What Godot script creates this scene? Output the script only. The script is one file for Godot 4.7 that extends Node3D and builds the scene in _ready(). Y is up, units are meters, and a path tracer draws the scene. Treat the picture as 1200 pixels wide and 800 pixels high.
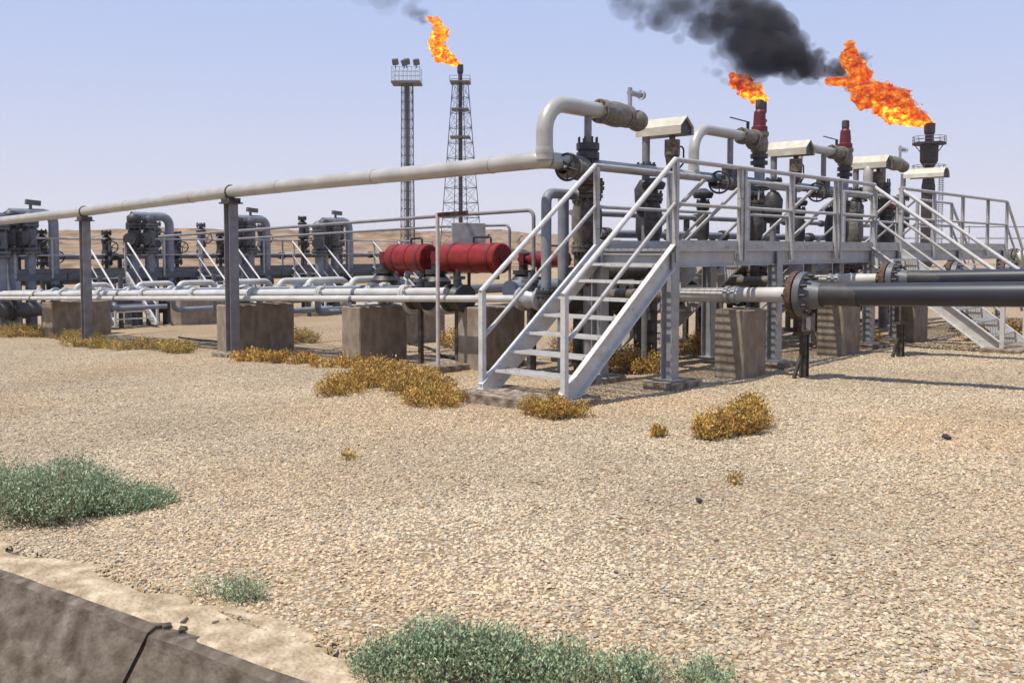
extends Node3D
# A desert gas manifold: pipes, walkways and flares on a gravel pad that falls gently to the left and back.
# The plant stands on its own axes: s runs along the walkway (right and away), t across it (left and away), h is the height.
const S_AXIS := Vector3(0.6772, 0, -0.7358)
const T_AXIS := Vector3(-0.7358, 0, -0.6772)
const UP := Vector3.UP
const ORIGIN := Vector3(2.04, 0, -12.05)
const FALL := 0.035

var bases := {}
var taken := {}
var M := {}
var rng := RandomNumberGenerator.new()
var soft := FastNoiseLite.new()


class Geo:
	var v := PackedVector3Array()
	var n := PackedVector3Array()
	var c := PackedColorArray()
	var ix := PackedInt32Array()

	func vert(p: Vector3, nn: Vector3) -> int:
		v.append(p); n.append(nn)
		return v.size() - 1

	func face(a: int, b: int, d: int) -> void:
		if (v[b] - v[a]).cross(v[d] - v[a]).dot(n[a] + n[b] + n[d]) > 0.0:
			ix.append(a); ix.append(d); ix.append(b)
		else:
			ix.append(a); ix.append(b); ix.append(d)

	func poly(pts: Array, nn: Vector3) -> void:
		var first := v.size()
		for p in pts: vert(p, nn)
		for i in range(1, pts.size() - 1): face(first, first + i, first + i + 1)

	func box(at: Vector3, size: Vector3, b := Basis.IDENTITY) -> void:
		var h := size * 0.5
		for k in 3:
			for sg: float in [-1.0, 1.0]:
				var x: Vector3 = b[(k + 1) % 3] * h[(k + 1) % 3]
				var y: Vector3 = b[(k + 2) % 3] * h[(k + 2) % 3]
				var z: Vector3 = b[k] * h[k] * sg
				poly([at + z - x - y, at + z + x - y, at + z + x + y, at + z - x + y], b[k] * sg)

	# a block with chamfered edges, its corners a little uneven
	func block(at: Vector3, size: Vector3, b: Basis, ch: float, seed_at := 0, uneven := 0.0) -> void:
		var h := size * 0.5
		var r := RandomNumberGenerator.new()
		r.seed = seed_at + 17
		var P := {}
		for i in 8:
			var sg := Vector3(1 if i & 1 else -1, 1 if i & 2 else -1, 1 if i & 4 else -1)
			var corner := Vector3(r.randf_range(-1, 1), r.randf_range(-1, 1), r.randf_range(-1, 1)) * uneven
			for k in 3:
				var q := h * sg
				for j in 3:
					if j != k: q[j] -= ch * sg[j] * r.randf_range(0.7, 1.5)
				q += corner
				P[[i, k]] = at + b.x * q.x + b.y * q.y + b.z * q.z
		for k in 3:
			var a := 1 << ((k + 1) % 3)
			var d := 1 << ((k + 2) % 3)
			for sgn in 2:
				var o := (1 << k) * sgn
				poly([P[[o, k]], P[[o | a, k]], P[[o | a | d, k]], P[[o | d, k]]], b[k] * (1.0 if sgn else -1.0))
			# edges that run along k
			for e in [[0, 0], [a, 0], [a, d], [0, d]]:
				var o2: int = e[0] | e[1]
				var j1 := (k + 1) % 3
				var j2 := (k + 2) % 3
				var nn: Vector3 = (b[j1] * (1.0 if e[0] else -1.0) + b[j2] * (1.0 if e[1] else -1.0)).normalized()
				var m := o2 | (1 << k)
				poly([P[[o2, j1]], P[[m, j1]], P[[m, j2]], P[[o2, j2]]], nn)
		for i in 8:
			var nn2 := (b.x * (1 if i & 1 else -1) + b.y * (1 if i & 2 else -1) + b.z * (1 if i & 4 else -1)).normalized()
			poly([P[[i, 0]], P[[i, 1]], P[[i, 2]]], nn2)

	func bar(p0: Vector3, p1: Vector3, w: float, h: float, up := Vector3.UP) -> void:
		var z := (p1 - p0).normalized()
		if absf(z.dot(up)) > 0.99: up = Vector3(0.6772, 0, -0.7358)
		var x := up.cross(z).normalized()
		var y := z.cross(x)
		box((p0 + p1) * 0.5, Vector3(w, h, p0.distance_to(p1)), Basis(x, y, z))

	# an H section: flanges face along side
	func hbeam(p0: Vector3, p1: Vector3, depth: float, width: float, side: Vector3) -> void:
		var z := (p1 - p0).normalized()
		var y := side.normalized()
		var x := y.cross(z).normalized()
		var L := p0.distance_to(p1)
		var mid := (p0 + p1) * 0.5
		var b := Basis(x, y, z)
		box(mid, Vector3(0.014, depth - 0.03, L), b)
		for sg: float in [-1.0, 1.0]:
			box(mid + y * (depth * 0.5 - 0.0075) * sg, Vector3(width, 0.015, L), b)

	func tube(pts: Array, rad, sides := 12, caps := true) -> void:
		var m := pts.size()
		var dirs := []
		for i in m:
			var a: Vector3 = pts[maxi(i - 1, 0)]
			var d: Vector3 = pts[mini(i + 1, m - 1)]
			dirs.append((d - a).normalized())
		var x: Vector3 = dirs[0].cross(Vector3.UP if absf(dirs[0].y) < 0.9 else Vector3(1, 0, 0)).normalized()
		var rings := []
		for i in m:
			var z: Vector3 = dirs[i]
			x = (x - z * x.dot(z)).normalized()
			var y := z.cross(x)
			var r: float = rad[i] if rad is Array else rad
			var first := v.size()
			for k in sides:
				var q := TAU * k / sides
				var o := x * cos(q) + y * sin(q)
				vert(pts[i] + o * r, o)
			rings.append(first)
		for i in m - 1:
			for k in sides:
				var a2: int = rings[i] + k
				var b2: int = rings[i] + (k + 1) % sides
				var e2: int = rings[i + 1] + (k + 1) % sides
				var f2: int = rings[i + 1] + k
				face(a2, b2, e2); face(a2, e2, f2)
		if caps:
			for e in [0, m - 1]:
				var ring := []
				for k in sides: ring.append(v[rings[e] + k])
				poly(ring, dirs[e] * (-1.0 if e == 0 else 1.0))

	# profile: Vector2(distance along the axis, radius)
	func lathe(at: Vector3, axis: Vector3, prof: Array, sides := 16, smooth := false) -> void:
		var z := axis.normalized()
		var x := z.cross(Vector3.UP if absf(z.y) < 0.9 else Vector3(1, 0, 0)).normalized()
		var y := z.cross(x)
		for i in prof.size() - 1:
			var p: Vector2 = prof[i]
			var q: Vector2 = prof[i + 1]
			if p.is_equal_approx(q): continue
			var sl := Vector2(q.y - p.y, -(q.x - p.x)).normalized() * -1.0
			var n0 := sl
			var n1 := sl
			if smooth:
				if i > 0:
					var pp: Vector2 = prof[i - 1]
					n0 = (sl + Vector2(-(p.y - pp.y), p.x - pp.x).normalized()).normalized()
				if i < prof.size() - 2:
					var qq: Vector2 = prof[i + 2]
					n1 = (sl + Vector2(-(qq.y - q.y), qq.x - q.x).normalized()).normalized()
			var first := v.size()
			for k in sides:
				var w := TAU * k / sides
				var o := x * cos(w) + y * sin(w)
				vert(at + z * p.x + o * p.y, (z * n0.x + o * n0.y).normalized())
				vert(at + z * q.x + o * q.y, (z * n1.x + o * n1.y).normalized())
			for k in sides:
				var a := first + k * 2
				var b := first + ((k + 1) % sides) * 2
				if p.y > 0.0001: face(a, b, b + 1 if q.y > 0.0001 else a + 1)
				if q.y > 0.0001: face(a, b + 1, a + 1)

	func ball(at: Vector3, r: float, sides := 14, squash := 1.0, axis := Vector3.UP) -> void:
		var prof := []
		for i in 9:
			var a := PI * i / 8.0
			prof.append(Vector2(-cos(a) * r * squash, maxf(sin(a) * r, 0.00005)))
		lathe(at, axis, prof, sides, true)

	func torus(at: Vector3, axis: Vector3, R: float, r: float, seg := 28, sides := 8) -> void:
		var z := axis.normalized()
		var x := z.cross(Vector3.UP if absf(z.y) < 0.9 else Vector3(1, 0, 0)).normalized()
		var y := z.cross(x)
		var first := v.size()
		for i in seg:
			var a := TAU * i / seg
			var o := x * cos(a) + y * sin(a)
			for k in sides:
				var b := TAU * k / sides
				var nn := o * cos(b) + z * sin(b)
				vert(at + o * R + nn * r, nn)
		for i in seg:
			for k in sides:
				var a2 := first + i * sides + k
				var b2 := first + i * sides + (k + 1) % sides
				var c2 := first + ((i + 1) % seg) * sides + (k + 1) % sides
				var d2 := first + ((i + 1) % seg) * sides + k
				face(a2, b2, c2); face(a2, c2, d2)

	# a pair of bolted discs centred on at
	func flange(at: Vector3, axis: Vector3, r: float, th: float, bolts := 8) -> void:
		var z := axis.normalized()
		var g := th * 0.06
		for sg: float in [-1.0, 1.0]:
			lathe(at + z * sg * th * 0.28, z, [Vector2(-th * 0.22, 0.001), Vector2(-th * 0.22, r * 0.95), Vector2(-th * 0.18, r), Vector2(th * 0.18, r), Vector2(th * 0.22, r * 0.95), Vector2(th * 0.22, 0.001)], 20)
		lathe(at, z, [Vector2(-g, r * 0.8), Vector2(g, r * 0.8)], 16)
		var x := z.cross(Vector3.UP if absf(z.y) < 0.9 else Vector3(1, 0, 0)).normalized()
		var y := z.cross(x)
		for k in bolts:
			var a := TAU * (k + 0.5) / bolts
			var o := (x * cos(a) + y * sin(a)) * r * 0.82
			var br := minf(r * 0.1, PI * r * 0.82 / bolts * 0.55)
			tube([at + o - z * th * 0.85, at + o + z * th * 0.85], br, 6)

	# a sheet swept along a vector: cross-section points joined by plates of some thickness
	func plates(sec: Array, along: Vector3, th: float) -> void:
		for i in sec.size() - 1:
			var a: Vector3 = sec[i]
			var b: Vector3 = sec[i + 1]
			var z := along.normalized()
			var x := (b - a).normalized()
			var y := z.cross(x)
			box((a + b) * 0.5 + along * 0.5, Vector3(a.distance_to(b) + th * 0.9, th, along.length()), Basis(x, y, z))

	func prism(pts: Array, ext: Vector3) -> void:
		var mid := Vector3.ZERO
		for p in pts: mid += p
		mid /= pts.size()
		var e := ext.normalized()
		var other := []
		for p in pts: other.append(p + ext)
		poly(pts, -e); poly(other, e)
		for i in pts.size():
			var a: Vector3 = pts[i]
			var b: Vector3 = pts[(i + 1) % pts.size()]
			var nn := (b - a).cross(e).normalized()
			if nn.dot((a + b) * 0.5 - mid) < 0: nn = -nn
			poly([a, b, b + ext, a + ext], nn)

	func mesh(shift := Vector3.ZERO, smooth := false) -> ArrayMesh:
		var arr := []
		arr.resize(Mesh.ARRAY_MAX)
		var vv := v
		if shift != Vector3.ZERO:
			for i in vv.size(): vv[i] -= shift
		arr[Mesh.ARRAY_VERTEX] = vv
		arr[Mesh.ARRAY_NORMAL] = n
		if c.size() == v.size(): arr[Mesh.ARRAY_COLOR] = c
		arr[Mesh.ARRAY_INDEX] = ix
		var m := ArrayMesh.new()
		m.add_surface_from_arrays(Mesh.PRIMITIVE_TRIANGLES, arr)
		return m


# ---------------------------------------------------------------- helpers

func W(s: float, t: float, h: float) -> Vector3:
	return ORIGIN + S_AXIS * s + T_AXIS * t + UP * h

func st(p: Vector3) -> Vector2:
	var q := p - ORIGIN
	return Vector2(q.dot(S_AXIS), q.dot(T_AXIS))

func far_at(x: float, y: float, d: float) -> Vector3:   # a far thing at x/1100 of its distance to the side and y/1100 above the eye
	return Vector3(x / 1100.0 * d, 1.8 + y / 1100.0 * d, -d)

func kerb_s(t: float) -> float:
	return -8.58 - 0.105 * clampf(t, -9.0, 8.0)

func level(s: float, t: float) -> float:
	var q := t
	if t > 25.0: q = 25.0 + 45.0 * (1.0 - exp(-(t - 25.0) / 45.0))
	elif t < -14.0: q = -14.0 - 20.0 * (1.0 - exp((t + 14.0) / 20.0))
	var y := -FALL * q
	var w := smoothstep(-8.4, -7.0, s)
	y += soft.get_noise_2d(s * 9.0, t * 9.0) * 0.05 * w + soft.get_noise_2d(s * 45.0 + 300.0, t * 45.0) * 0.014 * w
	var away := smoothstep(45.0, 160.0, Vector2(s, t).length())
	y += away * soft.get_noise_2d(s * 0.9, t * 0.9) * 1.4
	var ks := kerb_s(t)
	y -= 0.98 * (1.0 - smoothstep(ks + 0.1, ks + 0.26, s)) * smoothstep(ks - 1.4, ks - 0.9, s) * (1.0 - away)
	return y

func on(s: float, t: float) -> Vector3:
	return W(s, t, level(s, t))

func numbered(called: String) -> String:
	var k: int = taken.get(called, 0)
	taken[called] = k + 1
	return called if k == 0 else "%s_%03d" % [called, k]

func tag(o: Node3D, label: String, category := "", group := "", kind := "") -> Node3D:
	if label: o.set_meta("label", label)
	if category: o.set_meta("category", category)
	if group: o.set_meta("group", group)
	if kind: o.set_meta("kind", kind)
	return o

func thing(called: String, at: Vector3, label: String, category: String, group := "") -> Node3D:
	var o := Node3D.new()
	o.name = numbered(called)
	o.position = at
	add_child(o)
	bases[o] = at
	return tag(o, label, category, group)

func part(parent: Node3D, called: String, g: Geo, m: Material) -> MeshInstance3D:
	var o := MeshInstance3D.new()
	var name_now := called
	var k := 0
	while parent.has_node(NodePath(name_now)):
		k += 1
		name_now = "%s_%03d" % [called, k]
	o.name = name_now
	o.mesh = g.mesh(bases[parent])
	o.material_override = m
	parent.add_child(o)
	bases[o] = bases[parent]
	return o

func single(called: String, g: Geo, m: Material, at: Vector3, label: String, category: String, group := "") -> MeshInstance3D:
	var o := MeshInstance3D.new()
	o.name = numbered(called)
	o.mesh = g.mesh(at)
	o.position = at
	o.material_override = m
	add_child(o)
	bases[o] = at
	tag(o, label, category, group)
	return o

func struct(called: String, g: Geo, m: Material) -> MeshInstance3D:
	var o := MeshInstance3D.new()
	o.name = numbered(called)
	o.mesh = g.mesh()
	o.material_override = m
	add_child(o)
	bases[o] = Vector3.ZERO
	o.set_meta("kind", "structure")
	return o

func dup(o: Node3D, move: Vector3, label: String) -> Node3D:
	var r: Node3D = o.duplicate()
	var plain := String(o.name)
	var cut := plain.rfind("_0")
	if cut > 0 and plain.substr(cut + 1).is_valid_int(): plain = plain.substr(0, cut)
	r.name = numbered(plain)
	add_child(r)
	r.position = o.position + move
	r.set_meta("label", label)
	bases[r] = r.position
	return r

func fillet(pts: Array, r: float, steps := 7) -> Array:
	var o := [pts[0]]
	for i in range(1, pts.size() - 1):
		var p: Vector3 = pts[i]
		var a: Vector3 = (pts[i - 1] - p).normalized()
		var b: Vector3 = (pts[i + 1] - p).normalized()
		var half := acos(clampf(a.dot(b), -1, 1)) * 0.5
		if half > 1.5:
			o.append(p)
			continue
		var back := r / tan(half)
		var mid := p + (a + b).normalized() * (r / sin(half))
		var u := (p + a * back) - mid
		var w := (p + b * back) - mid
		for k in steps + 1: o.append(mid + u.slerp(w, float(k) / steps))
	o.append(pts[-1])
	return o

# ---------------------------------------------------------------- materials

func noise_tex(seed_at: int, freq: float, lo: Color, hi: Color, size := 256, octaves := 4, kind := FastNoiseLite.TYPE_SIMPLEX_SMOOTH, stretch := Vector2.ONE) -> ImageTexture:
	var f := FastNoiseLite.new()
	f.seed = seed_at; f.frequency = freq; f.noise_type = kind; f.fractal_octaves = octaves
	var im := Image.create(size, size, false, Image.FORMAT_RGB8)
	for y in size:
		for x in size:
			# wraps without a seam: mix of two shifted copies
			var wx := float(x) / size
			var wy := float(y) / size
			var a := f.get_noise_2d(x * stretch.x, y * stretch.y) * (1.0 - wx) + f.get_noise_2d((x - size) * stretch.x, y * stretch.y) * wx
			var b := f.get_noise_2d(x * stretch.x, (y - size) * stretch.y) * (1.0 - wx) + f.get_noise_2d((x - size) * stretch.x, (y - size) * stretch.y) * wx
			var q := a * (1.0 - wy) + b * wy
			q /= sqrt((wx * wx + (1 - wx) * (1 - wx)) * (wy * wy + (1 - wy) * (1 - wy)))
			im.set_pixel(x, y, lo.lerp(hi, clampf(q * 0.9 + 0.5, 0, 1)))
	return ImageTexture.create_from_image(im)

# paint that is whole but for small chipped and rusting spots and a little dust
func worn_tex(seed_at: int, from: float) -> ImageTexture:
	var f := FastNoiseLite.new()
	f.seed = seed_at; f.frequency = 0.03; f.fractal_octaves = 5
	var g := FastNoiseLite.new()
	g.seed = seed_at + 7; g.frequency = 0.012; g.fractal_octaves = 3
	var im := Image.create(256, 256, false, Image.FORMAT_RGB8)
	for y in 256:
		for x in 256:
			# folded at the middle, so that it repeats without a seam
			var a := absi(x - 128) * 2.0
			var b := absi(y - 128) * 2.0
			var chip := smoothstep(from, from + 0.06, f.get_noise_2d(a, b) * 0.5 + 0.5)
			var dust := clampf(g.get_noise_2d(a, b) * 0.7 + 0.5, 0, 1)
			im.set_pixel(x, y, Color(1, 1, 1).lerp(Color(0.86, 0.83, 0.79), dust).lerp(Color(0.42, 0.27, 0.18), chip * 0.65))
	return ImageTexture.create_from_image(im)

func mat(albedo: Color, rough: float, metal := 0.0, tex: Texture2D = null, scale := 1.0, bump: Texture2D = null, bump_cm := 0.0) -> StandardMaterial3D:
	var m := StandardMaterial3D.new()
	m.albedo_color = albedo.linear_to_srgb()
	m.roughness = rough
	m.metallic = metal
	if tex:
		m.albedo_texture = tex
		m.uv1_triplanar = true
		m.uv1_world_triplanar = true
		m.uv1_scale = Vector3.ONE * scale
	if bump:
		m.uv1_triplanar = true
		m.uv1_world_triplanar = true
		m.uv1_scale = Vector3.ONE * scale
		m.heightmap_enabled = true
		m.heightmap_texture = bump
		m.heightmap_scale = bump_cm
	return m

func gravel_maps() -> Array:
	var size := 1024
	var col := PackedByteArray()
	col.resize(size * size * 3)
	var hgt := PackedByteArray()
	hgt.resize(size * size)
	for i in size * size:
		col[i * 3] = 138; col[i * 3 + 1] = 114; col[i * 3 + 2] = 81
		hgt[i] = 20
	var r := RandomNumberGenerator.new()
	r.seed = 5
	for k in 21000:
		var cx := r.randi_range(0, size - 1)
		var cy := r.randi_range(0, size - 1)
		var big := r.randf_range(2.6, 6.2)
		var rad := int(big) + 1
		var ang := r.randf() * PI
		var ca := cos(ang) / big
		var sa := sin(ang) / big
		var thin := r.randf_range(1.1, 1.9)
		var tone := stone_tone(r).linear_to_srgb()
		var top := r.randi_range(110, 255)
		for y in range(-rad, rad + 1):
			for x in range(-rad, rad + 1):
				var u := x * ca + y * sa
				var w := (y * ca - x * sa) * thin
				var q := u * u + w * w
				if q > 1.0: continue
				var at := ((cy + y) & (size - 1)) * size + ((cx + x) & (size - 1))
				col[at * 3] = int(tone.r * 255); col[at * 3 + 1] = int(tone.g * 255); col[at * 3 + 2] = int(tone.b * 255)
				hgt[at] = int(top * (1.0 - q * q * 0.7))
	return [ImageTexture.create_from_image(Image.create_from_data(size, size, false, Image.FORMAT_RGB8, col)), ImageTexture.create_from_image(Image.create_from_data(size, size, false, Image.FORMAT_L8, hgt))]

func stone_tone(r: RandomNumberGenerator) -> Color:
	var k := r.randf()
	var b := r.randf_range(0.8, 1.18)
	var q := Color(0.475, 0.375, 0.238)
	if k < 0.14: q = Color(0.37, 0.325, 0.25)
	elif k < 0.30: q = Color(0.51, 0.385, 0.27)
	elif k < 0.46: q = Color(0.58, 0.49, 0.335)
	elif k < 0.52: q = Color(0.24, 0.195, 0.15)
	elif k < 0.57: q = Color(0.36, 0.24, 0.15)
	return Color(q.r * b, q.g * b, q.b * b)

func make_materials() -> void:
	var mottle := noise_tex(1, 0.02, Color(0.84, 0.83, 0.81), Color(1, 1, 1), 256, 5)
	var grime := noise_tex(2, 0.035, Color(0.5, 0.43, 0.36), Color(1, 1, 1), 256, 5)
	var rusty := noise_tex(3, 0.03, Color(0.55, 0.34, 0.24), Color(1, 0.98, 0.96), 256, 5)
	var streak := noise_tex(4, 0.02, Color(0.74, 0.70, 0.655), Color(1, 1, 1), 256, 4, FastNoiseLite.TYPE_SIMPLEX_SMOOTH, Vector2(1.6, 0.6))
	var grime2 := noise_tex(14, 0.03, Color(0.72, 0.68, 0.64), Color(1, 1, 1), 256, 5)
	var grain := noise_tex(6, 0.18, Color(0.2, 0.2, 0.2), Color(1, 1, 1), 256, 4)
	M.paint = mat(Color(0.45, 0.445, 0.44), 0.5, 0.0, worn_tex(21, 0.71), 0.6)              # light grey structure paint
	M.stair = mat(Color(0.62, 0.62, 0.61), 0.45, 0.0, worn_tex(22, 0.735), 0.8)
	M.galv = mat(Color(0.40, 0.405, 0.42), 0.42, 0.35, mottle, 0.9)
	M.silver = mat(Color(0.49, 0.465, 0.42), 0.36, 0.15, mottle, 0.35)             # weathered aluminium-painted pipe
	M.white_pipe = mat(Color(0.59, 0.58, 0.55), 0.4, 0.0, mottle, 0.5)
	M.blue_pipe = mat(Color(0.245, 0.26, 0.295), 0.5, 0.0, mottle, 0.7)
	M.post = mat(Color(0.25, 0.235, 0.245), 0.6, 0.0, mottle, 0.8)
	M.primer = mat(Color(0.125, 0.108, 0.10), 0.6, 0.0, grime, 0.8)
	M.rust = mat(Color(0.165, 0.098, 0.064), 0.85, 0.0, grime, 1.4)
	M.valve = mat(Color(0.235, 0.215, 0.175), 0.5, 0.15, grime2, 1.6)
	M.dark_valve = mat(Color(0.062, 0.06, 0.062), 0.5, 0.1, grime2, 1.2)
	M.grey_valve = mat(Color(0.13, 0.135, 0.145), 0.5, 0.1, mottle, 1.2)
	M.black = mat(Color(0.02, 0.02, 0.022), 0.45)
	M.coat = mat(Color(0.026, 0.028, 0.04), 0.42, 0.0, mottle, 0.5)               # black wrap on the big line
	M.red = mat(Color(0.31, 0.018, 0.011), 0.34, 0.0, grime2, 0.9)
	M.dark_red = mat(Color(0.165, 0.012, 0.02), 0.5, 0.0, grime2, 1.5)
	M.tan = mat(Color(0.60, 0.55, 0.44), 0.5, 0.0, mottle, 0.8)
	M.tan_box = mat(Color(0.26, 0.21, 0.14), 0.55, 0.0, grime, 1.5)
	M.panel = mat(Color(0.42, 0.42, 0.425), 0.5, 0.1, mottle, 0.9)
	M.pink_pole = mat(Color(0.62, 0.53, 0.50), 0.5, 0.0, mottle, 0.7)
	M.soot = mat(Color(0.05, 0.043, 0.042), 0.7, 0.0, rusty, 0.35)
	M.steel_far = mat(Color(0.11, 0.105, 0.11), 0.6)
	M.lamp = mat(Color(0.10, 0.11, 0.12), 0.4)
	M.concrete = mat(Color(0.335, 0.278, 0.212), 0.92, 0.0, streak, 0.7, grain, 0.5)
	M.pad = mat(Color(0.40, 0.34, 0.27), 0.95, 0.0, grime, 0.9, grain, 0.6)
	M.kerb = mat(Color(0.215, 0.182, 0.145), 0.95, 0.0, grime, 0.9, grain, 0.8)
	M.sand = mat(Color(0.56, 0.45, 0.30), 0.97, 0.0, grime2, 0.7, grain, 1.2)
	M.hill = mat(Color(0.36, 0.26, 0.165), 0.97, 0.0, noise_tex(8, 0.03, Color(0.62, 0.56, 0.5), Color(1, 1, 1), 256, 5, FastNoiseLite.TYPE_SIMPLEX_SMOOTH, Vector2(0.5, 2.5)), 0.04)
	M.cable = mat(Color(0.03, 0.028, 0.026), 0.7)
	var gm := gravel_maps()
	M.ground = mat(Color(1, 1, 1), 0.95, 0.0, gm[0], 0.31, gm[1], 1.6)
	M.ground.vertex_color_use_as_albedo = true
	M.stone = mat(Color(1, 1, 1), 0.9)
	M.stone.vertex_color_use_as_albedo = true
	M.leaf = mat(Color(1, 1, 1), 0.75)
	M.leaf.vertex_color_use_as_albedo = true
	M.leaf.backlight_enabled = true
	M.leaf.backlight = Color(0.5, 0.5, 0.5)
	M.twig = mat(Color(0.20, 0.15, 0.09), 0.9)
	# flames give off light: hot yellow to deep orange in torn streaks
	var fl := FastNoiseLite.new()
	fl.seed = 31; fl.frequency = 0.022; fl.fractal_octaves = 4
	var im := Image.create(256, 256, false, Image.FORMAT_RGB8)
	var ramp := Gradient.new()
	ramp.offsets = PackedFloat32Array([0.0, 0.3, 0.5, 0.68, 0.85, 1.0])
	ramp.colors = PackedColorArray([Color(0.38, 0.09, 0.05), Color(0.72, 0.20, 0.05), Color(0.93, 0.36, 0.06), Color(1.0, 0.54, 0.12), Color(1.0, 0.74, 0.26), Color(1.0, 0.92, 0.55)])
	for y in 256:
		for x in 256:
			var q := fl.get_noise_2d(x, y) * 0.5 * (1 - x / 255.0) + fl.get_noise_2d(x - 256, y) * 0.5 * (x / 255.0)
			var q2 := fl.get_noise_2d(x, y - 256) * 0.5 * (1 - x / 255.0) + fl.get_noise_2d(x - 256, y - 256) * 0.5 * (x / 255.0)
			im.set_pixel(x, y, ramp.sample(clampf(0.5 + (q * (1 - y / 255.0) + q2 * (y / 255.0)) * 2.1, 0, 1)))
	var ft := ImageTexture.create_from_image(im)
	for k in [["flame", 0.15, 1.0], ["hot_flame", 0.13, 1.0], ["core_flame", 0.2, 1.0], ["veil_flame", 0.15, 1.0]]:
		var m := StandardMaterial3D.new()
		m.albedo_color = Color(0.02, 0.02, 0.02)
		m.roughness = 1.0
		m.emission_enabled = true
		m.emission = Color(1.0, 0.95, 0.85) if k[0] == "flame" else Color(1.0, 1.0, 0.85)
		m.emission_texture = ft
		m.emission_operator = BaseMaterial3D.EMISSION_OP_MULTIPLY
		m.emission_energy_multiplier = {"flame": 0.95, "hot_flame": 2.4, "core_flame": 3.4, "veil_flame": 0.9}[k[0]]
		m.uv1_triplanar = true
		m.uv1_world_triplanar = true
		m.uv1_scale = Vector3(0.8, 1.15, 0.8) * float(k[1])
		if k[0] == "veil_flame":
			m.transparency = BaseMaterial3D.TRANSPARENCY_ALPHA
			m.albedo_color.a = 0.3
		M[k[0]] = m

# ---------------------------------------------------------------- the walkway and its stairs

# top: inner corner at deck level; run: horizontal way down; across: over the width
func make_stair(called: String, top: Vector3, run: Vector3, across: Vector3, width: float, length: float, drop: float, label: String, treads := 7) -> Node3D:
	var foot := top + run * length - UP * drop
	var o := thing(called, Vector3(foot.x, foot.y, foot.z), label, "stair", "steel stairs up to the walkways")
	for sg: float in [0.0, 1.0]:
		var out := across * (-1.0 if sg == 0.0 else 1.0)
		var a := top + across * width * sg
		var b := foot + across * width * sg
		var g := Geo.new()
		var deep := UP * -0.27
		# web with a foot cut level, and flanges turned outwards
		g.prism([a + UP * 0.05, a + deep + UP * 0.02, b - run * 0.30, b + run * 0.02, b + run * 0.02 + UP * 0.06], out * 0.012)
		var slope := (b - a).normalized()
		var nrm := run.cross(out).normalized()
		var up2 := slope.cross(out).normalized()
		if up2.y < 0: up2 = -up2
		g.bar(a + UP * 0.05 + out * 0.035, b + run * 0.02 + UP * 0.06 + out * 0.035, 0.075, 0.014, up2)
		g.bar(a + deep + UP * 0.02 + out * 0.035, b - run * 0.30 + out * 0.035, 0.075, 0.014, up2)
		g.box(b - run * 0.12 + UP * 0.006 + out * 0.03, Vector3(0.34, 0.012, 0.11), Basis(run, UP, run.cross(UP)))
		part(o, "stringer", g, M.stair)
	var rise := drop / (treads + 1)
	for k in treads:
		var f := float(k + 1) / (treads + 1)
		var p := top + run * (length * f - 0.02) - UP * (drop * f) + across * width * 0.5
		var g := Geo.new()
		var b3 := Basis(across, UP, across.cross(UP))
		# open bar tread with nosing
		for q in 6: g.box(p + run * (q - 2.5) * 0.042, Vector3(width - 0.03, 0.028, 0.008), b3)
		for q in 9: g.box(p + across * (q - 4.0) * (width - 0.1) / 8.0 + UP * 0.002, Vector3(0.008, 0.02, 0.215), b3)
		g.box(p + run * 0.125 + UP * 0.001, Vector3(width - 0.028, 0.034, 0.02), b3)
		g.box(p - run * 0.118, Vector3(width - 0.028, 0.03, 0.012), b3)
		part(o, "tread", g, M.stair)
	for sg: float in [0.0, 1.0]:
		var out := across * (-0.055 if sg == 0.0 else 0.055)
		var a := top + across * width * sg + out
		var b := foot + across * width * sg + out
		var pb := b - run * 0.03
		var rise_r := UP * 1.17
		var g := Geo.new()
		g.bar(pb, pb + rise_r, 0.066, 0.066, run)
		part(o, "rail_post", g, M.stair)
		g = Geo.new()
		g.tube([pb + rise_r + run * 0.03, a + UP * 1.135], 0.034, 10)
		part(o, "handrail", g, M.stair)
		g = Geo.new()
		g.tube([pb + rise_r * 0.52, a + UP * 0.57], 0.027, 8)
		part(o, "mid_rail", g, M.paint)
		var m1 := a.lerp(pb, 0.42)
		g = Geo.new()
		g.bar(m1 - UP * 0.05, m1 + UP * 1.13, 0.045, 0.045, run)
		if label.contains("lower"): part(o, "rail_post", g, M.stair)
	return o

func rail_run(o: Node3D, p0: Vector3, p1: Vector3, stops: Array) -> void:
	var dir := (p1 - p0).normalized()
	for f in stops:
		var p := p0.lerp(p1, f)
		var g := Geo.new()
		g.bar(p - UP * 0.17, p + UP * 1.11, 0.062, 0.014, dir)
		g.bar(p - UP * 0.17 + dir.cross(UP) * 0.028 + dir * 0.024, p + UP * 1.11 + dir.cross(UP) * 0.028 + dir * 0.024, 0.014, 0.062, dir)
		part(o, "rail_post", g, M.paint)
	var g2 := Geo.new()
	g2.tube([p0 + UP * 1.13, p1 + UP * 1.13], 0.033, 10)
	part(o, "top_rail", g2, M.paint)
	g2 = Geo.new()
	g2.tube([p0 + UP * 0.57, p1 + UP * 0.57], 0.026, 8)
	part(o, "mid_rail", g2, M.paint)

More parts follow.
